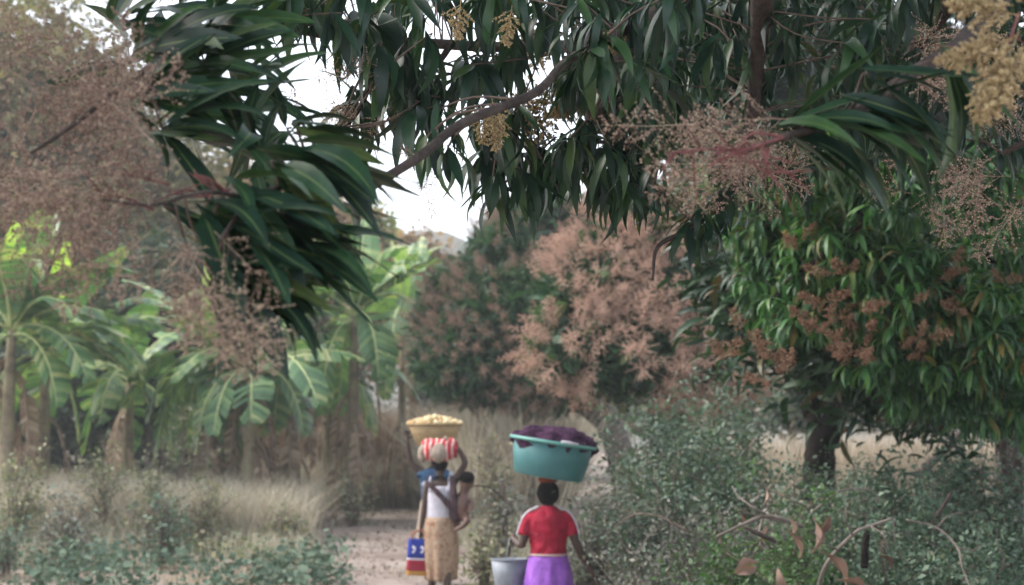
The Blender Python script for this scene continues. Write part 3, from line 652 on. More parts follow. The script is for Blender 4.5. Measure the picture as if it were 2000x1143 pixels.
# ------------------------------------------------------------------ grasses and ground cover
def blades(n, xf, y0, y1, h, w, mat, name, bend=.35, keep=None):
    y = np.sqrt(rng.uniform(y0 ** 2, y1 ** 2, n)); x = xf(n, y)
    if keep is not None: k = keep(x, y); x, y = x[k], y[k]
    n = len(x); z = gz(x, y); a = rng.uniform(0, 6.28, n); hh = h * rng.uniform(.45, 1.25, n); ww = w * rng.uniform(.6, 1.5, n)
    b = np.stack([x, y, z], -1); s = np.stack([np.cos(a), np.sin(a), 0 * a], -1) * ww[:, None]
    ln = rng.normal(0, bend, (n, 2)) * hh[:, None] * .6
    m = b + np.stack([ln[:, 0] * .35, ln[:, 1] * .35, hh * .55], -1); t = b + np.stack([ln[:, 0], ln[:, 1], hh * rng.uniform(.85, 1, n)], -1)
    v = np.stack([b - s, b + s, m + s * .8, m - s * .8, t], 1).reshape(-1, 3); i = np.arange(n)[:, None] * 5
    mb = MB(); mb.add(v, (i + np.array([[0, 1, 2, 3]])).reshape(-1, 4))
    mb.l.append((i + np.array([[3, 2, 4]])).ravel()); mb.t.append(np.full(n, 3))
    return mb.build(name, mat, kind='stuff', smooth=False)
def offpath(x, y): return np.abs(x - pc(y)) > pw(y) * rng.uniform(.75, 1.25, len(x))
def patch(x, y, f=1.0, th=.0): return (np.sin(x * 1.3 * f + 1) * np.sin(y * .9 * f) + np.sin(x * .5 * f + y * .7 * f)) * .5 > th + rng.normal(0, .25, len(x))
wide = lambda a, b: (lambda n, y: rng.uniform(a, b, n) * y)
blades(70000, wide(-.40, .02), 18.6, 27, .38, .006, M['greygrass'], 'short_grass', keep=lambda x, y: offpath(x, y) & (patch(x, y, 1, -.35) | (y > 21)))
blades(52000, wide(-.40, -.075), 20.5, 26.5, .9, .0065, M['pale_grass'], 'tall_dry_grass', bend=.8, keep=lambda x, y: offpath(x, y) & patch(x, y, 1.6, -.35))
blades(22000, wide(-.17, .04), 26, 40, 1.2, .010, M['dry'], 'dry_grass_by_path', keep=lambda x, y: offpath(x, y) | (y > 34))
blades(26000, wide(-.17, -.03), 30.0, 32.5, 1.8, .016, M['banana_dry'], 'dry_thatch_grass', bend=.6, keep=lambda x, y: offpath(x, y) | (y > 30.6 + .5 * np.sin(x * 3)))
blades(20000, wide(-.17, -.03), 26.5, 31, 1.0, .008, M['pale_grass'], 'grass_at_path_end', bend=.8, keep=lambda x, y: offpath(x, y) | (y > 28.6 + .5 * np.sin(x * 2)))
blades(26000, wide(-.045, .035), 23, 33, 1.9, .011, M['pale_grass'], 'dry_grass_middle', bend=.55, keep=lambda x, y: offpath(x, y) & patch(x, y, 2, -.5))
blades(18000, wide(-.06, .08), 12.5, 20, .40, .007, M['greygrass'], 'grass_verge', keep=lambda x, y: offpath(x, y) & (x > pc(y)))
blades(30000, wide(.12, .42), 19, 34, 1.25, .011, M['dry'], 'pale_grass_field')
blades(9000, wide(.06, .40), 7.5, 13, .55, .006, M['dry'], 'thicket_grass', keep=lambda x, y: x > 1.2)
blades(9000, wide(-.40, -.02), 14, 19.5, .14, .005, M['dry'], 'stubble', keep=lambda x, y: offpath(x, y) & patch(x, y, 1.9, .1))
def cover(name, n, x0, x1, y0, y1, h, size, mat, keep, per=9):
    y = np.sqrt(rng.uniform(y0 ** 2, y1 ** 2, n)); x = rng.uniform(x0, x1, n) * y
    k = keep(x, y); x, y = x[k], y[k]; n = len(x); hh = h * rng.uniform(.3, 1.1, n)
    pts = np.stack([x, y, gz(x, y) + hh], -1); mb = MB()
    fan = np.array([(0, 0, 0), (.35, .34, .06), (.85, .3, .02), (1, 0, -.06), (.85, -.3, .02), (.35, -.34, .06)]), np.array([(0, 1, 2, 3), (0, 3, 4, 5)])
    mb.tmpl(*fan, rand_leaves(pts, per, .055, size, .4))
    for p, q in list(zip(pts, hh))[::3]: tube(mb, [p - [rng.normal(0, .03), rng.normal(0, .03), q], p], [.004, .002], 3)
    return mb.build(name, mat, kind='stuff')
def near_patch(x, y):
    px = 1000 + FPX * x / y; return (px < 700 - 60 * rng.random(len(x))) & (((np.sin(x * 2.2 + .5) + np.sin(y * 2.6 + x) + np.sin(x * .9 - y * 1.3)) > -0.4 + rng.normal(0, .5, len(x)))) & (px > 60 + rng.normal(0, 50, len(x)) + (y - 14) * 4)
cover('low_leafy_plants', 800, -.40, -.09, 14.2, 18.8, .40, .065, M['cover'], near_patch)
cover('field_weeds', 1500, -.40, .0, 18, 26, .30, .055, M['weed'], lambda x, y: offpath(x, y) & patch(x, y, 1.7, .1))
cover('thicket_undergrowth', 2600, .05, .42, 7.5, 13, .6, .04, M['shrub_green'], lambda x, y: patch(x, y, 2.1, -.1) & (x > 1.25))
cover('verge_weeds', 900, -.05, .09, 12.5, 20, .3, .05, M['weed'], lambda x, y: offpath(x, y) & patch(x, y, 1.5, .0))

n = 2600; y = np.sqrt(rng.uniform(10 ** 2, 30 ** 2, n)); x = pc(y) + pw(y) * rng.normal(0, .75, n)
lp = np.stack([x, y, gz(x, y) + .035], -1); mb = MB(); lmx = rand_leaves(lp, 1, .01, .05, .1); mb.tmpl(*QUAD, lmx); mb.build('path_litter', M['dead_leaf'], kind='stuff')
blades(5000, wide(-.25, .03), 14, 30, .16, .006, M['greygrass'], 'path_tufts', keep=lambda x, y: patch(x, y, 3.3, .45))
mb = MB(); n = 1200; y = np.sqrt(rng.uniform(10 ** 2, 30 ** 2, n)); x = pc(y) + pw(y) * rng.normal(0, .7, n)
OCT = np.array([(1, 0, 0), (-1, .2, 0), (0, 1, 0), (.1, -1, 0), (0, 0, .6), (0, .1, -.6)], float), np.array([(0, 2, 4), (2, 1, 4), (1, 3, 4), (3, 0, 4), (2, 0, 5), (1, 2, 5), (3, 1, 5), (0, 3, 5)])
mb.tmpl(*OCT, [frame(rng.normal(0, 1, 3) * [1, 1, .2], 0, rng.uniform(.008, .03), (a, b, float(gz(a, b)) + .035)) for a, b in zip(x, y)]); mb.build('path_stones', M['path'], kind='stuff')
# ------------------------------------------------------------------ sticks and dead leaves on the thicket
def stick(label, pts, r, mat='bark_grey', sub=(), cat='branch', name='dead_branch'):
    b = NP(P(*pts[0])); t = thing(name, label, cat, Vector(b))
    mb = MB(); tube(mb, [NP(P(*q)) for q in pts], r, 7, 5, .06); mb.build('limb', M[mat], t)
    for s in sub:
        sb = MB(); tube(sb, [NP(P(*q)) for q in s], np.linspace(r[-1] * .9, r[-1] * .35, len(s)), 6, 4); sb.build('side_twig', M[mat], t)
stick('grey arched dead branch bending over the bottom right thicket', [(1590, 1200, 8.3), (1610, 1110, 8.2), (1665, 1045, 8.1), (1700, 1028, 8.1), (1745, 1012, 8.1)], [.012, .012, .011, .009, .007], sub=[[(1745, 1012, 8.1), (1746, 1035, 8.1), (1749, 1062, 8.1)], [(1665, 1045, 8.1), (1650, 1010, 8.0), (1655, 985, 8.0)], [(1640, 1075, 8.15), (1610, 1062, 8.1), (1590, 1040, 8.1)], [(1700, 1028, 8.1), (1725, 1045, 8.0), (1735, 1075, 8.0)]])
stick('thin grey stem curving down to the right below the arched branch', [(1770, 1015, 8.4), (1830, 1032, 8.4), (1870, 1070, 8.3), (1880, 1110, 8.2), (1900, 1160, 8.1)], [.006, .008, .008, .007, .006], sub=[[(1830, 1032, 8.4), (1850, 1010, 8.4), (1880, 1000, 8.4)], [(1870, 1070, 8.3), (1900, 1075, 8.3), (1925, 1060, 8.3)]])
stick('forked pale branch lying across the brown curled leaves', [(1400, 1048, 8.6), (1450, 1025, 8.6), (1500, 1008, 8.6), (1560, 1025, 8.6), (1570, 1030, 8.6)], [.008, .011, .014, .013, .010], sub=[[(1500, 1008, 8.6), (1470, 990, 8.6), (1445, 972, 8.7), (1430, 950, 8.8)], [(1490, 1012, 8.6), (1482, 1040, 8.5), (1480, 1060, 8.5)]])
stick('dark crooked branch below the forked one', [(1455, 1030, 8.4), (1480, 1042, 8.4), (1515, 1058, 8.4)], [.010, .014, .011], 'bark')
stick('thin grey hoop of a twig above the thicket', [(1580, 1008, 9.0), (1605, 985, 9.0), (1640, 960, 9.0), (1680, 955, 9.0), (1710, 962, 9.0), (1712, 985, 9.0)], [.007, .008, .007, .006, .005, .004])
stick('short dark stake leaning among the leaves at right', [(1828, 1010, 9.4), (1845, 985, 9.4), (1858, 962, 9.4)], [.014, .014, .011], 'bark', name='stake', cat='stake')
stick('upright dark stub under the arched branch', [(1688, 1110, 8.3), (1690, 1070, 8.3), (1693, 1040, 8.3)], [.022, .022, .018], 'bark_black', name='stub', cat='stump')
stick('thin reddish twig rising behind the woman in red', [(1350, 1040, 10.0), (1290, 1010, 10.2), (1240, 1005, 10.4), (1200, 1030, 10.6)], [.006, .007, .006, .004], 'twig')
stick('bare dark twigs reaching out from beside the baby', [(985, 975, 15.8), (955, 952, 15.6), (925, 950, 15.5), (905, 962, 15.4)], [.012, .010, .008, .004], 'bark', sub=[[(960, 954, 15.6), (940, 940, 15.5), (915, 938, 15.4)], [(955, 952, 15.6), (950, 965, 15.5), (925, 975, 15.5)]])
def curl_leaf(label, px, py, d, ln, ang, wid=.3):
    ln *= .8
    n = 8; V = []; 
    for i in range(n + 1):
        t = i / n; w = wid * math.sin(math.pi * (t * .9 + .06)) ** .8
        cz = .18 * math.sin(t * 4); 
        for k in (-1, -.5, 0, .5, 1):
            V.append((t, w * k * .75 + .05 * math.sin(t * 5), cz * .6 + .55 * w * abs(k) ** 1.5 + .03 * math.sin(9 * t + 3 * k)))
    i = np.arange(n)[:, None] * 5; j = np.arange(4)[None]; F = np.stack([i + j, i + j + 1, i + 6 + j, i + 5 + j], -1).reshape(-1, 4)
    a = math.radians(ang); m = frame((math.cos(a), random.uniform(-.3, .3), math.sin(a)), random.uniform(.8, 2.0), ln, NP(P(px, py, d)), up=(0, -.6, .8))
    o = MB().tmpl(np.array(V), F, [m]).build('dead_leaf', M['dead_leaf']); tag(o, label, 'dead leaf', 'brown curled dead leaves on the thicket'); return o
for px, py, d, ln, ang, lb in [(1650, 1150, 8.0, .30, 115, 'largest brown curled leaf, at the bottom edge'), (1690, 1160, 7.9, .22, 150, 'brown curled leaf right beside the largest one at the bottom edge'),
    (1585, 1080, 8.3, .26, 80, 'tall brown curled leaf in the middle of the dead leaf group'), (1560, 1090, 8.3, .22, 110, 'brown leaf leaning left in the middle group'), (1600, 1045, 8.4, .16, 60, 'small brown leaf topping the middle group'),
    (1545, 1045, 8.5, .15, 95, 'narrow brown leaf above the middle group'), (1490, 985, 8.8, .13, 75, 'pinkish brown leaf standing highest on the forked branch'), (1500, 1030, 8.6, .14, 260, 'brown leaf hanging below the forked branch'),
    (1450, 1030, 8.7, .13, 100, 'pale tan leaf left of the forked branch'), (1480, 1100, 8.2, .18, 200, 'dark rusty leaf low in the left of the group'), (1520, 1110, 8.2, .2, 300, 'rusty leaf low between the green plants'), (1740, 1110, 8.1, .14, 130, 'small tan leaf under the arched branch'), (1440, 1120, 8.3, .15, 20, 'rust brown leaf near the bottom edge left of the green plant')]:
    curl_leaf(lb, px, py, d, ln, ang)

# ------------------------------------------------------------------ the overhanging mango tree
def near_tree():
    tb0 = Vector((3.6, 4.4, float(gz(3.6, 4.4)) - .05))
    t = thing('mango_tree', 'near mango tree whose leafy boughs and flower sprays hang across the top of the view', 'tree', tb0)
    tk = MB(); J = NP(P(1800, -330, 4.6)); tube(tk, [tb0, (3.55, 4.4, 1.2), (3.2, 4.5, 2.6), (2.3, 4.6, 3.7), J], [.30, .24, .20, .15, .11], 14, 6, .06); tk.build('trunk', M['bark'], t)
    net = []
    def limb(pts, r, n=5, rough=.05):
        mb = MB(); pr = tube(mb, [NP(P(*q)) if len(q) == 3 and q[0] > 90 or q[0] < -40 or True else q for q in pts], r, 9, n, rough); mb.build('branch', M['bark'], t); net.append(pr)
        return pr
    S0 = (1800, -330, 4.6)
    limb([S0, (1500, -120, 4.4), (1290, 20, 4.15), (1190, 75, 3.95), (1110, 118, 3.8), (1050, 178, 3.7), (965, 215, 3.6), (895, 245, 3.5), (830, 298, 3.4), (762, 342, 3.3), (700, 375, 3.1), (630, 375, 2.9), (560, 365, 2.75), (490, 390, 2.6), (430, 470, 2.5)],
         [.08, .04, .021, .014, .0125, .0125, .0125, .012, .012, .0115, .010, .008, .006, .005, .004])
    limb([(1330, -8, 4.2), (1200, 80, 4.5), (1080, 90, 4.8), (950, 92, 4.9), (840, 85, 4.9), (700, 78, 4.8), (570, 55, 4.5), (450, 15, 3.9), (350, 40, 3.2), (305, 120, 2.9), (300, 185, 2.8)],
         [.022, .020, .020, .019, .018, .017, .014, .011, .008, .006, .005])
    limb([(1130, 108, 3.82), (1180, 118, 3.9), (1240, 100, 4.0), (1300, 40, 4.1)], [.009, .010, .012, .018])
    limb([S0, (1950, -60, 3.8), (1900, 60, 3.3), (1770, 150, 3.0), (1640, 235, 2.85), (1530, 268, 2.75), (1460, 295, 2.75)], [.07, .035, .02, .013, .010, .008, .005])
    limb([(1500, -120, 4.4), (1480, 100, 5.0), (1460, 290, 5.2), (1420, 385, 5.2), (1345, 448, 5.2), (1285, 482, 5.15), (1275, 545, 5.1)], [.05, .03, .02, .014, .011, .008, .004])
    limb([(1200, 75, 4.5), (1190, 180, 4.9), (1110, 300, 5.1), (1010, 360, 5.1), (950, 400, 5.0)], [.02, .014, .010, .007, .004])
    limb([S0, (1900, -100, 5.2), (1800, 80, 5.8), (1700, 220, 6.2), (1640, 330, 6.3)], [.08, .05, .035, .02, .01])
    limb([(1900, -100, 5.2), (2100, 60, 5.0), (2080, 220, 4.9), (1960, 300, 5.0)], [.05, .035, .02, .01])
    limb([(700, 78, 4.8), (720, 160, 4.8), (690, 230, 4.7), (640, 270, 4.4)], [.015, .011, .008, .004])
    limb([(880, 88, 4.9), (830, 170, 5.0), (820, 250, 5.0)], [.012, .010, .005])
    limb([(305, 120, 2.9), (200, 200, 2.75), (120, 260, 2.7), (60, 300, 2.7)], [.007, .006, .005, .003])
    limb([(490, 390, 2.6), (400, 375, 2.6), (300, 400, 2.6), (200, 390, 2.6)], [.005, .004, .003, .002])
    nodes = np.vstack([p[:, :3] for p in net])
    tw = MB(); R = []          # (distance, matrix)
    def add(px, py, d, ax, n, ln, droop=.7, spread=(35, 95), w=1.0, hi=True, roll=(-.6, .6)):
        c = NP(P(px, py, d)); ax = np.asarray(ax, float); ax = ax / np.linalg.norm(ax)
        k = np.argmin(np.linalg.norm(nodes - c, axis=1)); q = nodes[k]; L = np.linalg.norm(q - c)
        if .03 < L < .75:
            tube(tw, [q, (q + c) / 2 - ax * L * .12 + [0, 0, -.03 * L], c - ax * .3 * ln * .2, c], [.004, .0035, .003, .0025], 4, 3)
        for m in rosette(c, ax, n, ln, droop, spread, w, roll): R.append((d, m, hi, random.choice((0, 0, 4, 6, 1)) if w != .95 and w < 1.3 and w > 1.0 or roll[0] != -.6 else random.randrange(8)))
    # left upper cluster: long leaves lying almost level
    for px, py, d, ax, n in [(270, 190, 2.85, (.9, -.1, .5), 12), (300, 90, 2.95, (.8, 0, .5), 12), (330, 250, 2.8, (1, -.2, .15), 11), (400, 120, 3.0, (.8, -.2, .4), 12), (250, 30, 3.0, (.5, 0, .6), 10), (430, 40, 3.1, (.6, -.1, .4), 11), (380, 190, 3.05, (.9, -.3, .2), 12), (470, 170, 3.2, (.8, 0, .3), 10), (350, 10, 3.3, (.6, .2, .4), 10), (460, 235, 3.3, (.7, .3, .1), 9), (250, 120, 3.3, (-.2, .3, .3), 8), (420, 90, 3.5, (.4, .3, .1), 11), (330, 160, 3.5, (.3, .4, 0), 11), (440, 200, 3.6, (.3, .4, 0), 10)]:
        add(px, py, d, (ax[0], ax[1], ax[2] * .5), max(5, int(n * .85)), .22, .05, (8, 68), 1.25, roll=(.2, 1.2))
    # left lower cluster: leaves hanging down to the right
    for px, py, d, n in [(600, 300, 2.75, 11), (540, 320, 2.7, 10), (470, 370, 2.6, 12), (430, 420, 2.6, 11), (400, 480, 2.65, 10), (440, 530, 2.6, 10), (360, 420, 2.75, 8), (520, 430, 2.7, 11), (480, 500, 2.65, 9), (560, 380, 2.8, 10), (590, 255, 2.95, 9), (420, 560, 2.7, 8), (500, 560, 2.6, 9), (560, 470, 2.65, 9), (470, 440, 2.55, 9)]:
        add(px, py, d, (.80, -.1, -.48), max(6, int(n * .85)), .225, .05, (3, 44), 1.3, roll=(-.5, .9))
    for px, py, d in [(480, 260, 2.9), (520, 290, 2.9), (570, 250, 3.1), (640, 300, 3.2)]:
        add(px, py, d, (.2, -.1, .2), 9, .2, .5, (30, 100))
    # top middle
    def fill(x0, y0, x1, y1, d0, d1, n, ln=.2, droop=.95, hi=True, holes=(), ax=(0, -.1, -.3)):
        k = 0
        while k < n:
            px, py = random.uniform(x0, x1), random.uniform(y0, y1)
            if any((px - hx_) ** 2 + (py - hy_) ** 2 < hr ** 2 for hx_, hy_, hr in holes): continue
            add(px, py, random.uniform(d0, d1), np.array(ax) + rng.normal(0, .45, 3), random.randint(7, 11), ln * random.uniform(.85, 1.15), droop * random.uniform(.7, 1.3), (25, 95), .95, hi); k += 1
    H = [(610, 150, 50), (1040, 130, 45), (650, 215, 50), (740, 200, 40), (580, 30, 30), (840, 380, 90), (560, 240, 50), (900, 440, 60), (700, 10, 20)]
    fill(520, -70, 1250, 25, 4.2, 5.6, 36, holes=H)
    fill(660, 10, 850, 150, 4.2, 5.2, 15, holes=H, droop=1.4)
    fill(760, 110, 860, 210, 4.4, 5.2, 8, droop=1.5, holes=H)
    fill(850, 30, 1000, 130, 4.3, 5.4, 9, holes=H, droop=1.2)
    fill(930, 200, 1290, 300, 4.7, 5.5, 24, ln=.19, droop=1.0)
    fill(930, 300, 1290, 360, 4.8, 5.5, 18, ln=.19, droop=1.1)
    fill(1100, 60, 1320, 190, 4.4, 6.0, 26, droop=1.2); fill(1130, -30, 1420, 110, 3.7, 4.15, 16, ln=.17, droop=1.3)
    fill(1240, -80, 2050, 90, 4.6, 7.0, 80, hi=False)
    fill(1250, 60, 2050, 240, 5.0, 7.5, 80, hi=False)
    fill(1350, 200, 2050, 330, 5.5, 7.5, 46, hi=False)
    fill(640, 180, 800, 230, 4.6, 5.0, 3, holes=H)
    for px, py in [(1370, 415), (1400, 390), (1345, 440), (1430, 380), (1385, 445)]: add(px, py, 5.2, (-.1, -.1, -.3), 7, .18, .9)
    for px, py in [(860, 250), (880, 290), (840, 270), (870, 215)]: add(px, py, 3.9, (.2, 0, -.3), 6, .15, .9)
    # right near spray, leaves pointing right and down
    for px, py, ax, n in [(1540, 265, (.85, -.1, -.35), 10), (1560, 235, (.8, -.2, .1), 6), (1640, 235, (.8, -.15, -.4), 9), (1690, 200, (.8, -.1, -.3), 6), (1700, 150, (.9, -.1, -.5), 5), (1850, 120, (.3, 0, -.6), 6)]:
        add(px, py, 2.8, ax, n, .25, .12, (5, 42), .95, roll=(-.3, 1.1))
    tw.build('twigs', M['twig'], t, kind='stuff')
    R.sort(key=lambda q: q[0])
    # show-largest first, and only what is in the frame
    vis, oth = [], []
    for q in R:
        c = q[1][:3, 3]; px = 1000 + FPX * c[0] / c[1]; py = 850 - FPX * (c[2] - 1.95) / c[1]
        (vis if -60 < px < 2060 and -80 < py < 900 and len(vis) < 296 else oth).append(q)
    lm = []
    for tv, tf in LEAF_HI:
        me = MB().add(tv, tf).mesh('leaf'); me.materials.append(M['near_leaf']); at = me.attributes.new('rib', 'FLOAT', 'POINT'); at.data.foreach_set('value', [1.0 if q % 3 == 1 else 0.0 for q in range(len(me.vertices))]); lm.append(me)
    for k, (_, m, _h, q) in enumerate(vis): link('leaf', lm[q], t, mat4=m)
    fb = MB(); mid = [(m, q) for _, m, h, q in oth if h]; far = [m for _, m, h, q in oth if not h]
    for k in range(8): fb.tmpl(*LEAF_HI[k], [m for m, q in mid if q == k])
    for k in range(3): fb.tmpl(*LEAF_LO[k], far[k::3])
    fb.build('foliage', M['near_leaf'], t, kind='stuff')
    # unseen crown, with its boughs, added overhead to shade the thicket and near leaves
    cb = MB(); cp, _ = crown_pts([(np.array([2.5, 5.0, 7.9]), np.array([6.0, 5.5, 1.5])), (np.array([6.5, 8.0, 7.6]), np.array([4.5, 4.0, 1.6])), (np.array([-1.5, 2.5, 6.6]), np.array([3.5, 3.0, 1.2]))], 2600, (.1, 1), 0)
    cp = cp[cp[:, 2] > 2.6 + .306 * cp[:, 1] + .25]
    cb.tmpl(*QUAD, rand_leaves(cp, 9, .25, .28, asp=1.1)); cb.build('added_shade_crown', M['near_leaf'], t, kind='stuff')
    cb = MB()
    for e in ((5.5, 7.5, 7.0), (3.0, 7.0, 7.3), (.0, 4.0, 6.6), (5.0, 2.0, 7.0), (-2.5, 3.0, 6.4)): tube(cb, [(3.3, 4.45, 2.4), (np.array(e) + [3.3, 4.45, 2.6]) / 2 + [0, 0, -.1], e], [.13, .08, .03], 9, 5, .05)
    cb.build('shade_crown_bough', M['bark'], t)
    # flower sprays
    pmn = [panicle_mesh('flower_panicle', M['pan_near'], seed=40 + s, nb=24, fl=13, fs=.017, spread=.55, thin=.0026, ax_=.45) for s in range(5)]
    pmy = [panicle_mesh('flower_panicle', M['pan_yel'], seed=60 + s, nb=26, fl=24, fs=.024, spread=.42, chunky=1.15) for s in range(3)]
    def pan(px, py, d, ax, L, ms, label=None):
        link('flower_panicle', random.choice(ms), t, label, mat4=frame(np.array(ax, float) + rng.normal(0, .15, 3), rng.uniform(-3, 3), L, NP(P(px, py, d))))
    o = None
    for k in range(36):
        px, py = random.uniform(30, 330), random.uniform(60, 420)
        if px > 230 and py < 130: px -= 160
        pan(px, py, random.uniform(2.5, 3.0), (random.uniform(-.9, .3), random.uniform(-.3, .3), random.uniform(-.7, .7)), random.uniform(.14, .24), pmn)
    for k in range(14): pan(random.uniform(60, 330), random.uniform(250, 470), random.uniform(2.5, 2.8), (-.5, 0, -.5), random.uniform(.14, .22), pmn)
    for k in range(15): 
        u = random.random(); pan(360 + 110 * u + random.uniform(-40, 40), 450 + 170 * u + random.uniform(-50, 30), random.uniform(2.45, 2.6), (rng.uniform(-.5, .6), -.1, rng.uniform(-.9, -.2)), random.uniform(.12, .19), pmn)
    for k in range(10): pan(random.uniform(1330, 1540), random.uniform(230, 330), random.uniform(2.8, 3.2), (-.7, 0, random.uniform(-.7, .2)), random.uniform(.14, .22), pmn)
    for k in range(13): pan(random.uniform(1230, 1560), random.uniform(250, 400), random.uniform(4.6, 5.4), rng.normal(0, 1, 3), random.uniform(.16, .24), pmn)
    for k in range(8): pan(random.uniform(1060, 1150), random.uniform(140, 230), 5.4, rng.normal(0, .6, 3) + [0, 0, -.2], random.uniform(.18, .26), pmy)
    for k in range(9): pan(random.uniform(780, 850), random.uniform(320, 380), random.uniform(4.0, 4.6), rng.normal(0, 1, 3), random.uniform(.07, .11), pmn)
    for k in range(16): pan(random.uniform(560, 780), random.uniform(90, 270), random.uniform(4.4, 5.2), rng.normal(0, 1, 3), random.uniform(.10, .17), pmn)
    for px, py in [(940, 200), (960, 190), (975, 215), (1000, 10), (1205, 40), (900, 0)]: pan(px, py, 4.0, (.0, 0, -1), .12, pmy)
    for px, py, ax, L in [(1990, 30, (-.7, 0, -.25), .14), (1985, 70, (-.8, 0, -.15), .13), (2000, 90, (-.4, 0, -.9), .16), (1965, 110, (-.45, 0, -.9), .13), (1990, 60, (-.1, 0, -1), .14), (1950, 80, (-.9, 0, -.4), .09), (2010, 20, (-.2, 0, .5), .1), (1925, 150, (-.15, 0, -1), .09), (1980, 10, (-.7, 0, .3), .1), (1900, 110, (-.8, .1, .1), .07)]:
        pan(px, py, 2.6, ax, L, pmy, 'pale yellow chunky flower spray')
    for k in range(34): pan(random.uniform(1780, 2010), random.uniform(40, 420), random.uniform(3.6, 5.2), rng.normal(0, 1, 3) + [0, 0, -.5], random.uniform(.14, .24), pmn)
    st = MB()
    for a, b in [((1530, 268), (1380, 325)), ((1530, 268), (1440, 290)), ((1490, 285), (1500, 345)), ((1470, 290), (1400, 285)), ((1460, 300), (1300, 300)), ((1500, 290), (1530, 370)), ((450, 370), (330, 375)), ((440, 375), (380, 340)), ((300, 410), (180, 370)), ((430, 480), (440, 560)), ((330, 360), (240, 340)), ((1990, 25), (1930, 180))]:
        p, q = NP(P(*a, 2.7)), NP(P(*b, 2.65)); tube(st, [p, (p + q) / 2 + rng.normal(0, .008, 3), q], [.0034, .0026, .0015], 5, 4)
        for k in range(5):
            s = p + (q - p) * rng.uniform(.2, .95); e = s + rng.normal(0, .035, 3) + (q - p) * .15; tube(st, [s, (s + e) / 2, e], [.002, .0017, .001], 4)
    st.build('flower_stalks', M['pan_stem'], t, kind='stuff')
near_tree()

# ------------------------------------------------------------------ people
def bodymesh(name, mat, J, parent, root=0, sub=2):
    """J: list of (parent_index, (x,y,z), rx, ry)"""
    me = bpy.data.meshes.new(name); me.from_pydata([j[1] for j in J], [(j[0], i) for i, j in enumerate(J) if j[0] is not None], [])
    o = link(name, me, parent)
    md = o.modifiers.new('skin', 'SKIN'); md.use_smooth_shade = True; md.branch_smoothing = .6
    for i, j in enumerate(J):
        sv = me.skin_vertices[0].data[i]; sv.radius = (j[2], j[3]); sv.use_root = (i == root)
    me.materials.append(mat)
    ss = o.modifiers.new('sub', 'SUBSURF'); ss.levels = sub; ss.render_levels = sub
    return o
def hand(J, wrist, pdir, fdir, thumb, curl=.6, s=1.0, down=(0, 0, -1)):
    """palm and five fingers; J index of the wrist; pdir palm side, fdir finger direction"""
    w = np.array(J[wrist][1]); f = np.array(fdir, float); f /= np.linalg.norm(f); t = np.array(thumb, float); t -= f * np.dot(t, f); t /= np.linalg.norm(t); n = np.cross(f, t) * (1 if np.dot(np.cross(f, t), pdir) > 0 else -1)
    J.append((wrist, tuple(w + f * .045 * s), .028 * s, .016 * s)); p = len(J) - 1
    J.append((p, tuple(w + f * .08 * s), .032 * s, .014 * s)); p2 = len(J) - 1
    for k, (o, l) in enumerate(((.030, .068), (.010, .078), (-.011, .072), (-.030, .056))):
        b = w + f * .088 * s + t * o * s; J.append((p2, tuple(b), .009 * s, .009 * s)); a = len(J) - 1
        m = b + (f * math.cos(curl * .5) + n * math.sin(curl * .5)) * l * .5 * s; J.append((a, tuple(m), .0085 * s, .0085 * s)); a = len(J) - 1
        e = m + (f * math.cos(curl * 1.6) + n * math.sin(curl * 1.6)) * l * .5 * s; J.append((a, tuple(e), .007 * s, .007 * s))
    b = w + f * .03 * s + t * .03 * s; J.append((p, tuple(b), .013 * s, .013 * s)); a = len(J) - 1
    m = b + (f * .6 + t * .8) * .03 * s; J.append((a, tuple(m), .011 * s, .011 * s)); a = len(J) - 1
    J.append((a, tuple(m + (f * .9 + n * .4) * .03 * s), .008 * s, .008 * s))
def skeleton(h, armL, armR, stride=.12, head=(0, 0), sh=.155):
    """standing woman facing +Y, right is +X. arm = (elbow, wrist, hand dir, thumb dir, palm normal, curl)"""
    k = h / 1.6; J = [(None, (0, 0, .90 * k), .135, .10)]
    J += [(0, (0, .005, 1.0 * k), .115, .085), (1, (0, 0, 1.12 * k), .125, .09), (2, (0, -.005, 1.24 * k), .145, .09), (3, (0, 0, 1.325 * k), .085, .06), (4, (0, .005, 1.375 * k), .046, .046), (5, (head[0] * .5, .012, 1.425 * k), .058, .068), (6, (head[0], .02, 1.49 * k), .072, .086), (7, (head[0], .015, 1.55 * k), .058, .07)]
    J += [(7, (head[0], .112, 1.475 * k), .010, .012)]   # nose
    J += [(7, (head[0] - .080, .01, 1.48 * k), .008, .014), (7, (head[0] + .080, .01, 1.48 * k), .008, .014)]   # ears
    for s, st in ((-1, stride), (1, -stride)):
        J.append((0, (s * .085, .0, .84 * k), .088, .088)); a = len(J) - 1
        J.append((a, (s * .088, st * .5 + .03, .48 * k), .055, .058)); a = len(J) - 1
        J.append((a, (s * .085, st * .8 - .01, .33 * k), .050, .052)); a = len(J) - 1
        z0 = 0.075 if st > 0 else .10
        J.append((a, (s * .085, st * 1.1 - .03, z0 + .01), .032, .034)); a = len(J) - 1
        J.append((a, (s * .087, st * 1.1 + .05, z0 * .45), .036, .026)); a = len(J) - 1
        J.append((a, (s * .09, st * 1.1 + .14, .022), .038, .018))
    for s, arm in ((-1, armL), (1, armR)):
        J.append((3, (s * sh, 0, 1.295 * k), .052, .052)); a = len(J) - 1
        e, w, fd, th, pn, cu = arm
        m = (np.array(J[a][1]) + np.array(e)) / 2
        J.append((a, tuple(m), .043, .043)); a = len(J) - 1
        J.append((a, tuple(e), .035, .035)); a = len(J) - 1
        J.append((a, tuple(np.array(e) * .65 + np.array(w) * .35), .034, .034)); a = len(J) - 1
        J.append((a, tuple(w), .022, .022)); a = len(J) - 1
        hand(J, a, pn, fd, th, cu)
    return J
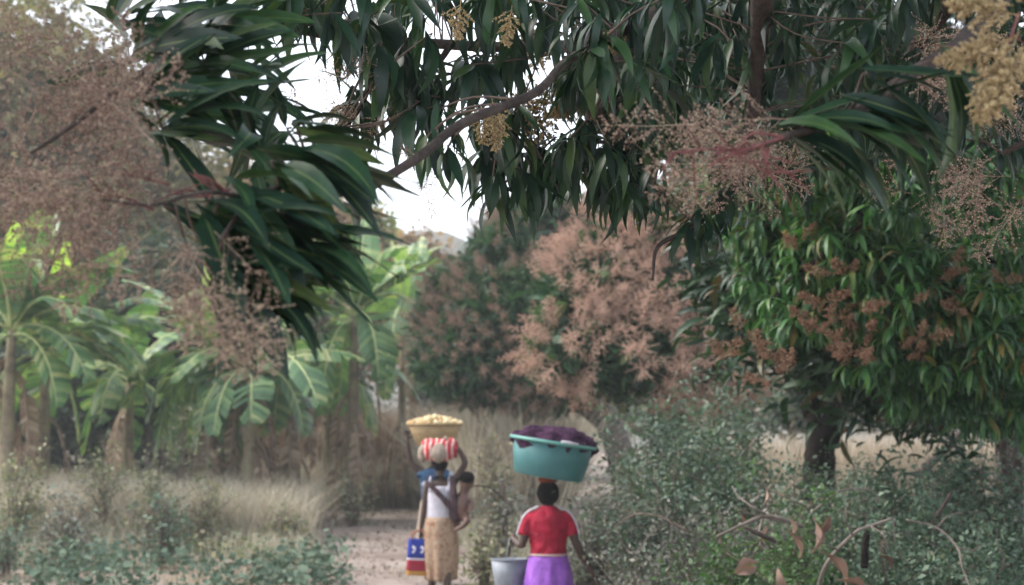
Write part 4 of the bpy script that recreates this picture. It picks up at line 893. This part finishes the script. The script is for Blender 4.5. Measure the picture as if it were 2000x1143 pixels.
def head_parts(t, k, hx=0.0, hair=None, zoff=0):
    for s in (-1, 1):
        mb = MB(); ball(mb, (hx + s * .030, .098, 1.49 * k), (.011, .007, .008), 10, 6); o = mb_local(mb, 'eye', M['eye'], t)
    mb = MB(); ball(mb, (hx, .100, 1.437 * k), (.024, .010, .009), 12, 6); mb_local(mb, 'mouth', M['lips'], t)
    if hair:
        mb = MB(); ball(mb, (hx, -.005, 1.512 * k + zoff), hair, 26, 18, .035, 6); mb_local(mb, 'hair', M['hair'], t)
def mb_local(mb, name, mat, parent, smooth=True, label=None):
    me = mb.mesh(name, (0, 0, 0), smooth); me.materials.append(mat); return link(name, me, parent, label=label)
def remesh(o, v=.012, disp=0.0, scale=.1):
    m = o.modifiers.new('rm', 'REMESH'); m.mode = 'VOXEL'; m.voxel_size = v; m.use_smooth_shade = True
    s = o.modifiers.new('sm', 'SMOOTH'); s.iterations = 3; s.factor = .5
    if disp:
        tx = bpy.data.textures.new('creases', 'CLOUDS'); tx.noise_scale = scale
        d = o.modifiers.new('d', 'DISPLACE'); d.texture = tx; d.strength = disp; d.mid_level = .5
def skirtfold(nf, amp, ph=0): 
    return lambda a, t: 1 + amp * t * (np.sin(nf * a + ph) + .5 * np.sin((nf * 1.7 // 1) * a + 1 + ph) + .4 * np.sin(3 * a + 2 * ph))

M['skin'] = surf('dark_skin', [(.3, (.040, .022, .017)), (.7, (.070, .040, .030))], 12, .5, .4)
M['baby_skin'] = surf('baby_skin', [(.3, (.085, .044, .034)), (.7, (.14, .075, .058))], 12, .5, .4)
M['eye'] = surf('eye', [(0, (.35, .33, .30)), (1, (.4, .38, .34))], 5, .3)
M['lips'] = surf('lips', [(0, (.10, .04, .035)), (1, (.12, .05, .045))], 5, .5)
M['hair'] = surf('black_hair', [(.3, (.006, .005, .005)), (.7, (.016, .013, .013))], 90, .95, .1, bump=1.0, bscale=160)
M['red'] = surf('red_jersey', [(.3, (.19, .006, .022)), (.7, (.40, .016, .045))], 9, .75, .2, bump=1.0, bscale=13)
M['white'] = surf('white_cloth', [(.3, (.45, .44, .50)), (.7, (.60, .59, .65))], 9, .85, .2, bump=.3)
M['purple'] = surf('violet_skirt', [(.3, (.17, .05, .34)), (.7, (.34, .13, .56))], 7, .7, .3, bump=1.0, bscale=10)
M['teal'] = surf('teal_plastic', [(.25, (.065, .12, .12)), (.38, (.042, .145, .155)), (.7, (.062, .195, .20))], 5, .45, .4)
M['darkpurple'] = surf('dark_purple_cloth', [(.3, (.020, .010, .022)), (.7, (.075, .030, .070))], 26, .95, .1, bump=1.0, bscale=50)
M['zinc'] = surf('galvanised_zinc', [(.3, (.17, .19, .22)), (.7, (.27, .30, .34))], 9, .6, .5, metal=.3)
M['pad'] = surf('rusty_head_pad', [(.3, (.16, .04, .03)), (.7, (.26, .08, .05))], 20, .9)
M['straw'] = surf('straw_basin', [(.3, (.26, .18, .09)), (.7, (.38, .28, .15))], 12, .7, .3, bump=.3)
M['fruit'] = leafmat('pale_fruit', [(0, (.42, .28, .12)), (.5, (.52, .42, .22)), (1, (.60, .52, .34))], rough=.55, tr=.0, spec=.4)
M['blue'] = None

def checker_cloth(name, cols, scale, rough=.85):
    m, nt, out = newmat(name); tc = nt.nodes.new('ShaderNodeTexCoord'); v = nt.nodes.new('ShaderNodeTexVoronoi'); v.inputs['Scale'].default_value = scale
    nt.links.new(tc.outputs['Object'], v.inputs['Vector']); r = nt.nodes.new('ShaderNodeSeparateColor'); nt.links.new(v.outputs['Color'], r.inputs[0])
    col = ramp(nt, cols, r.outputs[0], 'CONSTANT'); p = nt.nodes.new('ShaderNodeBsdfPrincipled'); p.inputs['Roughness'].default_value = rough; p.inputs['Specular IOR Level'].default_value = .15
    nt.links.new(col, p.inputs['Base Color']); nt.links.new(p.outputs[0], out.inputs[0]); return m
M['blueprint'] = checker_cloth('blue_printed_wrap', [(0, (.022, .06, .12)), (.4, (.04, .10, .18)), (.72, (.38, .41, .47)), (.85, (.03, .05, .10))], 14)
M['tanprint'] = surf('tan_orange_wrap', [(.3, (.17, .10, .065)), (.45, (.28, .18, .12)), (.55, (.36, .27, .19)), (.68, (.25, .13, .075))], 11, .85, .15, bump=.3)
M['sling'] = surf('dark_brown_sling', [(.3, (.035, .022, .028)), (.7, (.085, .055, .060))], 15, .9, .1, bump=.4)
m, nt, out = newmat('red_white_striped_cloth'); tc = nt.nodes.new('ShaderNodeTexCoord'); wv = nt.nodes.new('ShaderNodeTexWave'); wv.inputs['Scale'].default_value = 5.5; wv.inputs['Distortion'].default_value = 3.5; wv.inputs['Detail'].default_value = 2
nt.links.new(tc.outputs['Object'], wv.inputs['Vector']); col = ramp(nt, [(0, (.34, .015, .025)), (.68, (.44, .03, .04)), (.8, (.50, .25, .22)), (.93, (.52, .42, .38))], wv.outputs['Fac'])
p = nt.nodes.new('ShaderNodeBsdfPrincipled'); p.inputs['Roughness'].default_value = .85; nt.links.new(col, p.inputs['Base Color']); nt.links.new(p.outputs[0], out.inputs[0]); M['redstripe'] = m
M['beige'] = surf('beige_cloth', [(.3, (.24, .19, .15)), (.7, (.36, .31, .26))], 16, .9, .1, bump=.5)
def flat(name, c, rough=.7): return surf(name, [(0, tuple(q * .92 for q in c)), (1, c)], 25, rough, .25)
M['bagblue'] = flat('bag_blue', (.025, .045, .30)); M['bagred'] = flat('bag_red', (.28, .02, .04)); M['bagyel'] = flat('bag_yellow', (.42, .22, .05)); M['bagbrown'] = flat('bag_brown', (.26, .11, .06)); M['bagwhite'] = flat('bag_white', (.72, .72, .78))

# --- woman in red
p1 = P(1070, 850, 11.8); W1 = thing('person', 'woman in red top and violet skirt with a green tub on her head', 'person', Vector((p1.x, 11.8, 0)))
k1 = 1.58 / 1.6
J = skeleton(1.58, ((-.215, -.03, 1.04), (-.285, .13, 1.09), (-.15, .9, -.1), (.3, 0, .9), (.6, 0, -.6), 1.4), ((.242, .0, 1.03), (.375, .03, .80), (.45, .1, -.9), (-.1, .9, 0), (-.8, 0, -.2), .5))
bodymesh('body', M['skin'], J, W1); head_parts(W1, k1, 0, (.092, .104, .106), -.018)
mb = MB(); rings(mb, [(0, 0, .955, .150, .112), (0, 0, 1.0, .148, .112), (0, 0, 1.08, .150, .112), (0, 0, 1.18, .168, .118), (0, 0, 1.25, .170, .112), (0, 0, 1.30, .140, .095), (0, 0, 1.345, .088, .070), (0, 0, 1.372, .062, .058)], 32)
for s, e in ((-1, (-.205, -.02, 1.13)), (1, (.215, 0, 1.13))):
    tube(mb, [(s * .09, 0, 1.28), (s * .145, 0, 1.27), ((s * .155 + e[0]) / 2, e[1] / 2, 1.21), (e[0] * .96, e[1], 1.135)], [.050, .060, .056, .055], 16, 3)
o = mb_local(mb, 'shirt', M['red'], W1); remesh(o, .011, .022, .06)
for s, e in ((-1, (-.205, -.02, 1.13)), (1, (.215, 0, 1.13))):
    for q, off in enumerate((-.022, .0, .022)):
        mb = MB(); pts = [(s * .072, off - .012, 1.368), (s * .12, off - .012, 1.348), (s * .168, off - .012, 1.322), (s * .208, off - .012, 1.275), (s * .238, off - .012, 1.20), (s * .257, off - .012, 1.135)]
        tube(mb, pts, [.0065] * 6, 8, 4); mb_local(mb, 'sleeve_stripe', M['white'], W1)
mb = MB(); rings(mb, [(0, 0, 1.0, .145, .108), (0, 0, .97, .152, .114), (0, 0, .90, .170, .130), (0, 0, .80, .186, .150), (0, .0, .65, .205, .168), (0, 0, .50, .215, .178), (0, 0, .42, .220, .184)], 48, skirtfold(8, .085, 1))
mb_local(mb, 'skirt', M['purple'], W1)
mb = MB(); rings(mb, [(0, 0, .985, .157, .119), (0, 0, .968, .158, .120)], 32); mb_local(mb, 'waistband', flat('waistband', (.5, .36, .34)), W1)

# tub, cloth, pad, bucket
tub = thing('wash_tub', 'round green plastic tub tilted on the head of the woman in red', 'tub', Vector((p1.x, 11.8, 1.603))); 
mb = MB()
rings(mb, [(0, 0, 0, .272, .272), (0, 0, .015, .288, .288), (0, 0, .14, .312, .312), (0, 0, .283, .335, .335), (0, 0, .287, .325, .325), (0, 0, .13, .298, .298), (0, 0, .02, .268, .268)], 56); mb_local(mb, 'basin', M['teal'], tub)
mb = MB(); a = np.linspace(0, 2 * math.pi, 57)
tube(mb, [(.352 * math.cos(q), .352 * math.sin(q), .287) for q in a], [.015] * 57, 8); tube(mb, [(.268 * math.cos(q), .268 * math.sin(q), .006) for q in a], [.008] * 57, 6)
mb_local(mb, 'rim', surf('teal_rim', [(.3, (.08, .26, .23)), (.7, (.11, .32, .28))], 3, .4, .5), tub)
tub.rotation_euler = (math.radians(3), math.radians(8.5), .3)
cl = thing('cloth_bundle', 'heap of dark purple washing bulging out of the green tub', 'cloth', Vector((p1.x, 11.8, 1.603))); cl.rotation_euler = tub.rotation_euler
mb = MB(); ball(mb, (.012, 0, .282), (.350, .335, .135), 48, 26, .03, 3.2); o = mb_local(mb, 'folded_cloth', M['darkpurple'], cl)
tx = bpy.data.textures.new('folds', 'CLOUDS'); tx.noise_scale = .12; d = o.modifiers.new('d', 'DISPLACE'); d.texture = tx; d.strength = .11; ss = o.modifiers.new('s', 'SUBSURF'); ss.levels = 1; ss.render_levels = 1; o.modifiers.move(1, 0)
mb = MB(); tube(mb, [(-.05, -.345, .305), (0, -.355, .306), (.05, -.352, .304), (.10, -.338, .306)], [.010, .014, .012, .008], 8, 3); mb_local(mb, 'pale_corner', M['white'], cl, label='pale scrap of cloth at the rim')
mb = MB(); a = np.linspace(0, 2 * math.pi, 29)
tube(mb, [(.058 * math.cos(q), .058 * math.sin(q), 0) for q in a], [.024] * 29, 10, 1, .06); o = mb.build('head_pad', M['pad']); o.location = (p1.x, 11.8, 1.583)
tag(o, 'rust-coloured rolled pad between the black hair and the green tub', 'head pad')
bk = thing('bucket', 'grey galvanised bucket carried at the left side of the woman in red', 'bucket', Vector((p1.x - .315, 11.93, .64)))
mb = MB(); rings(mb, [(0, 0, 0, .105, .105), (0, 0, .01, .112, .112), (0, 0, .15, .135, .135), (0, 0, .285, .157, .157), (0, 0, .285, .151, .151), (0, 0, .14, .13, .13), (0, 0, .02, .107, .107)], 40); mb_local(mb, 'pail', M['zinc'], bk)
mb = MB(); a = np.linspace(0, 2 * math.pi, 41); tube(mb, [(.158 * math.cos(q), .158 * math.sin(q), .286) for q in a], [.006] * 41, 6)
mb_local(mb, 'rim', M['zinc'], bk)
mb = MB(); tube(mb, [(-.155, 0, .27), (-.13, 0, .37), (-.03, 0, .445), (.03, 0, .445), (.13, 0, .37), (.155, 0, .27)], [.0035] * 6, 6, 6); mb_local(mb, 'handle', M['zinc'], bk)
bk.rotation_euler = (0, math.radians(2), 1.4)

# --- woman with baby
g2 = .15; p2 = P(860, 850, 15.3); W2 = thing('person', 'woman in white top and tan wrap skirt carrying a baby', 'person', Vector((p2.x, 15.3, g2)))
J = skeleton(1.585, ((-.165, -.02, 1.03), (-.205, .02, .79), (-.02, .05, -1), (.2, .9, 0), (.9, 0, 0), 1.3), ((.275, .0, 1.50), (.195, .02, 1.66), (-.55, 0, .5), (0, .6, .6), (-.6, 0, -.6), .9), stride=.10, sh=.14)
bodymesh('body', M['skin'], J, W2); head_parts(W2, 1.585 / 1.6, 0, (.084, .098, .084))
mb = MB(); rings(mb, [(0, 0, .86, .142, .115), (0, 0, .93, .142, .112), (0, 0, 1.03, .142, .11), (0, 0, 1.12, .145, .112), (0, 0, 1.19, .138, .112), (0, 0, 1.235, .115, .108), (0, -.0, 1.255, .09, .10)], 32)
for s in (-1, 1): tube(mb, [(s * .095, -.085, 1.20), (s * .105, -.055, 1.30), (s * .10, .0, 1.355), (s * .10, .07, 1.28)], [.02, .018, .016, .02], 8, 3)
o = mb_local(mb, 'white_top', M['white'], W2); remesh(o, .012, .012, .07)
mb = MB(); rings(mb, [(0, 0, .93, .150, .118), (0, 0, .88, .160, .125), (.01, 0, .75, .180, .145), (.012, 0, .6, .185, .15), (.012, 0, .45, .178, .15), (.008, 0, .30, .160, .15), (.005, 0, .27, .155, .146)], 56, skirtfold(7, .085, .4))
mb_local(mb, 'wrap_skirt', M['tanprint'], W2)
mb = MB(); tube(mb, [(-.15, .02, 1.30), (-.11, -.10, 1.28), (.0, -.135, 1.17), (.10, -.14, 1.06), (.17, -.13, .97), (.24, -.10, .90)], [.012, .028, .030, .034, .038, .03], 10, 4)
tube(mb, [(.10, .06, 1.33), (.13, -.04, 1.33), (.15, -.12, 1.22), (.16, -.14, 1.08), (.18, -.13, .95)], [.02, .035, .04, .045, .03], 10, 4)
ball(mb, (.175, -.08, .99), (.075, .085, .11), 24, 14, .03, 3); o = mb_local(mb, 'baby_sling', M['sling'], W2); remesh(o, .013, .02, .06)
b0 = (p2.x + .215, 15.3 - .07, g2 + .92)
BBS = 1.22
BB = thing('person', 'baby held in a dark sling on the right hip of its mother, head sticking out', 'baby', Vector(b0))
J = [(None, (0, -.03, .02), .085, .085), (0, (.01, -.03, .10), .085, .08), (1, (.02, -.02, .18), .070, .06), (2, (.035, -.005, .225), .036, .036), (3, (.05, -.01, .27), .056, .062), (4, (.062, -.01, .325), .066, .075), (5, (.066, -.012, .365), .054, .058),
     (5, (.085, .058, .295), .008, .008), (5, (.125, -.02, .305), .008, .01), (5, (.0, -.015, .305), .008, .01)]
J += [(2, (.07, -.01, .175), .026, .026), (10, (.11, -.04, .12), .022, .022), (11, (.09, -.09, .075), .016, .016)]; hand(J, 12, (0, 0, -1), (-.3, -.6, -.5), (0, .3, .9), .8, .5)
n = len(J); J += [(2, (-.03, -.01, .175), .026, .026), (n, (-.06, .03, .12), .022, .022), (n + 1, (-.06, .08, .10), .016, .016)]; hand(J, n + 2, (0, 0, -1), (.1, .7, -.2), (0, .3, .9), .8, .5)
n = len(J); J += [(0, (.05, -.05, .0), .045, .045), (n, (.075, -.11, -.01), .034, .034), (n + 1, (.03, -.13, -.06), .026, .026), (n + 2, (-.02, -.12, -.085), .016, .016), (n + 3, (-.05, -.12, -.10), .013, .010)]
n = len(J); J += [(0, (-.04, .03, .0), .045, .045), (n, (-.03, .12, -.01), .034, .034), (n + 1, (-.02, .13, -.08), .026, .026), (n + 2, (-.02, .15, -.11), .014, .012)]
bodymesh('body', M['baby_skin'], J, BB); BB.scale = (BBS,) * 3
mb = MB(); ball(mb, (.062, -.018, .350), (.068, .078, .056), 20, 12, .02, 5); mb_local(mb, 'hair', M['hair'], BB)
for s in (-1, 1): mb = MB(); ball(mb, (.075 + s * .02, .052, .318), .006, 8, 5); mb_local(mb, 'eye', M['eye'], BB)
# bundle on her head
hb = thing('head_bundle', 'striped red and white cloth bundle with a beige knot, below the basin', 'bundle', Vector((p2.x - .01, 15.3, g2 + 1.565))); hb.scale = (1.05, 1.05, 1.3)
mb = MB(); a = np.linspace(0, 2 * math.pi, 33)
tube(mb, [(.115 * math.cos(q), .10 * math.sin(q), .055 + .012 * math.sin(3 * q)) for q in a], [.078 + .014 * math.sin(5 * q) for q in a], 16, 1, .04); ball(mb, (0, 0, .06), (.13, .12, .09), 20, 12, .05); o = mb_local(mb, 'striped_cloth', M['redstripe'], hb); remesh(o, .012, .03, .05)
mb = MB(); ball(mb, (.0, -.135, .035), (.088, .07, .082), 22, 14, .05, 3); ball(mb, (-.165, -.03, .03), (.05, .07, .075), 16, 10, .06, 4); ball(mb, (.07, -.02, .15), (.03, .03, .018), 10, 8, .06, 4); o = mb_local(mb, 'beige_knot', M['beige'], hb); remesh(o, .011, .02, .05)
# bag
bg_ = thing('shopping_bag', 'blue carrier bag with white figures and red and yellow bands', 'bag', Vector((p2.x - .245, 15.3, g2 + .32)))
def slab(mb, z0, z1, w0, w1, dy=.05, ex=0.0):
    V = []; ns = 12; nz = 5
    for i in range(nz + 1):
        t = i / nz; z = z0 + (z1 - z0) * t; w = w0 + (w1 - w0) * t
        for j in range(ns * 2):
            u = j / (ns * 2) * 2 * math.pi; V.append(((w / 2 + ex) * np.sign(math.cos(u)) * abs(math.cos(u)) ** .35, (dy + ex) * np.sign(math.sin(u)) * abs(math.sin(u)) ** .6 + .006 * math.sin(z * 30 + u * 2), z))
    i = np.arange(nz)[:, None] * ns * 2; j = np.arange(ns * 2)[None]; k = (j + 1) % (ns * 2)
    V += [(0, 0, z0), (0, 0, z1)]; mb.add(V, np.stack([i + j, i + k, i + ns * 2 + k, i + ns * 2 + j], -1).reshape(-1, 4))
    b = mb.n - len(V); m = nz * ns * 2; c = [[b + len(V) - 2, b + (q + 1) % (ns * 2), b + q] for q in range(ns * 2)] + [[b + len(V) - 1, b + m + q, b + m + (q + 1) % (ns * 2)] for q in range(ns * 2)]
    mb.l.append(np.array(c).ravel()); mb.t.append(np.full(len(c), 3))
for nm, z0, z1, mt in (('lower_band', 0, .045, 'bagyel'), ('red_band', .047, .16, 'bagred'), ('white_line', .162, .178, 'bagwhite'), ('blue_panel', .18, .38, 'bagblue')):
    mb = MB(); slab(mb, z0, z1, .225 - .0 * z0, .225 - .02 * z1); mb_local(mb, nm, M[mt], bg_)
for s in (-1, 1):
    mb = MB(); ball(mb, (s * .045 - .01, -.055, .295), (.014, .006, .016), 12, 8); tube(mb, [(s * .045 + .004, -.057, .30), (s * .045 + .006, -.057, .27), (s * .045 - .006, -.057, .238)], [.009, .009, .005], 8, 3)
    ball(mb, (s * .045 - .01, -.055, .245), (.012, .005, .012), 10, 6); mb_local(mb, 'printed_figure', M['bagwhite'], bg_)
for y in (-.045, .045):
    mb = MB(); tube(mb, [(-.075, y, .37), (-.06, y * .8, .44), (.03, y * .3, .475), (.055, y * .8, .44), (.07, y, .37)], [.010] * 5, 8, 4); mb_local(mb, 'handle', M['bagbrown'], bg_)
bg_.rotation_euler = (0, math.radians(3), .15)
# --- woman in front carrying the basin
g3 = .2; p3 = P(848, 850, 17.2); W3 = thing('person', 'woman in blue print, mostly hidden, raising one arm to the basin', 'person', Vector((p3.x, 17.2, g3)))
J = skeleton(1.60, ((-.285, .0, 1.42), (-.325, -.02, 1.68), (.05, 0, 1), (.9, .2, 0), (.6, .0, -.5), .9), ((.20, .05, 1.04), (.16, .2, .98), (-.2, .9, 0), (0, 0, 1), (-.8, 0, 0), .8), stride=.12)
bodymesh('body', M['skin'], J, W3); head_parts(W3, 1.0, 0, (.085, .098, .086))
mb = MB(); rings(mb, [(0, 0, .80, .165, .13), (0, 0, .95, .150, .118), (0, 0, 1.08, .152, .115), (0, 0, 1.2, .165, .118), (0, 0, 1.27, .172, .11), (0, 0, 1.315, .15, .09), (0, 0, 1.35, .08, .065)], 32)
tube(mb, [(-.12, 0, 1.28), (-.165, 0, 1.285), (-.19, 0, 1.30)], [.055, .056, .050], 12, 3); tube(mb, [(.12, 0, 1.28), (.175, 0, 1.27), (.19, .01, 1.18)], [.055, .06, .056], 12, 3)
o = mb_local(mb, 'blue_wrap', M['blueprint'], W3); remesh(o, .013, .015, .06)
mb = MB(); rings(mb, [(0, 0, .98, .15, .118), (0, 0, .85, .175, .14), (-.01, 0, .65, .19, .155), (-.015, 0, .45, .19, .16), (-.015, 0, .35, .185, .16)], 48, skirtfold(7, .05, .2)); mb_local(mb, 'long_skirt', M['beige'], W3)
BS = thing('basin', 'straw-yellow basin heaped with pale fruit on the head of the woman in blue', 'basin', Vector((p3.x + .01, 17.2, g3 + 1.612)))
mb = MB(); rings(mb, [(0, 0, 0, .20, .20), (0, 0, .012, .222, .222), (0, 0, .14, .275, .275), (0, 0, .262, .330, .330), (0, 0, .262, .320, .320), (0, 0, .13, .262, .262), (0, 0, .02, .21, .21)], 48); mb_local(mb, 'bowl', M['straw'], BS)
mb = MB(); a = np.linspace(0, 2 * math.pi, 49); tube(mb, [(.335 * math.cos(q), .335 * math.sin(q), .264) for q in a], [.011] * 49, 8); mb_local(mb, 'rim', M['straw'], BS)
mb = MB(); ball(mb, (0, 0, 0), (.040, .029, .027), 10, 7, .03); fm = mb.mesh('fruit'); fm.materials.append(M['fruit'])
random.seed(5); nf = 0
fc = BS.location
for ring, (rr, zz, cnt) in enumerate(((.300, .272, 27), (.245, .298, 22), (.185, .318, 17), (.125, .334, 12), (.07, .345, 7), (.0, .355, 1), (.27, .25, 20), (.15, .29, 12))):
    for k in range(cnt):
        a = 6.283 * k / cnt + ring * .7 + random.uniform(-.1, .1)
        o = bpy.data.objects.new('fruit', fm); COL.objects.link(o); o.location = fc + Vector((rr * math.cos(a), rr * math.sin(a), zz + random.uniform(-.008, .014)))
        o.rotation_euler = (random.uniform(-.4, .4), random.uniform(-.4, .4), random.uniform(0, 3)); o.scale = (random.uniform(.7, 1.35), random.uniform(.8, 1.25), random.uniform(.8, 1.2)); tag(o, 'pale yellow fruit heaped in the straw-yellow basin', 'fruit', 'fruit piled in the basin')
mb = MB(); a = np.linspace(0, 2 * math.pi, 29); tube(mb, [(.055 * math.cos(q), .055 * math.sin(q), 0) for q in a], [.020] * 29, 10, 1, .06); o = mb.build('head_pad', M['beige']); o.location = (p3.x, 17.2, g3 + 1.59)
tag(o, 'beige rolled pad under the straw-yellow basin', 'head pad')
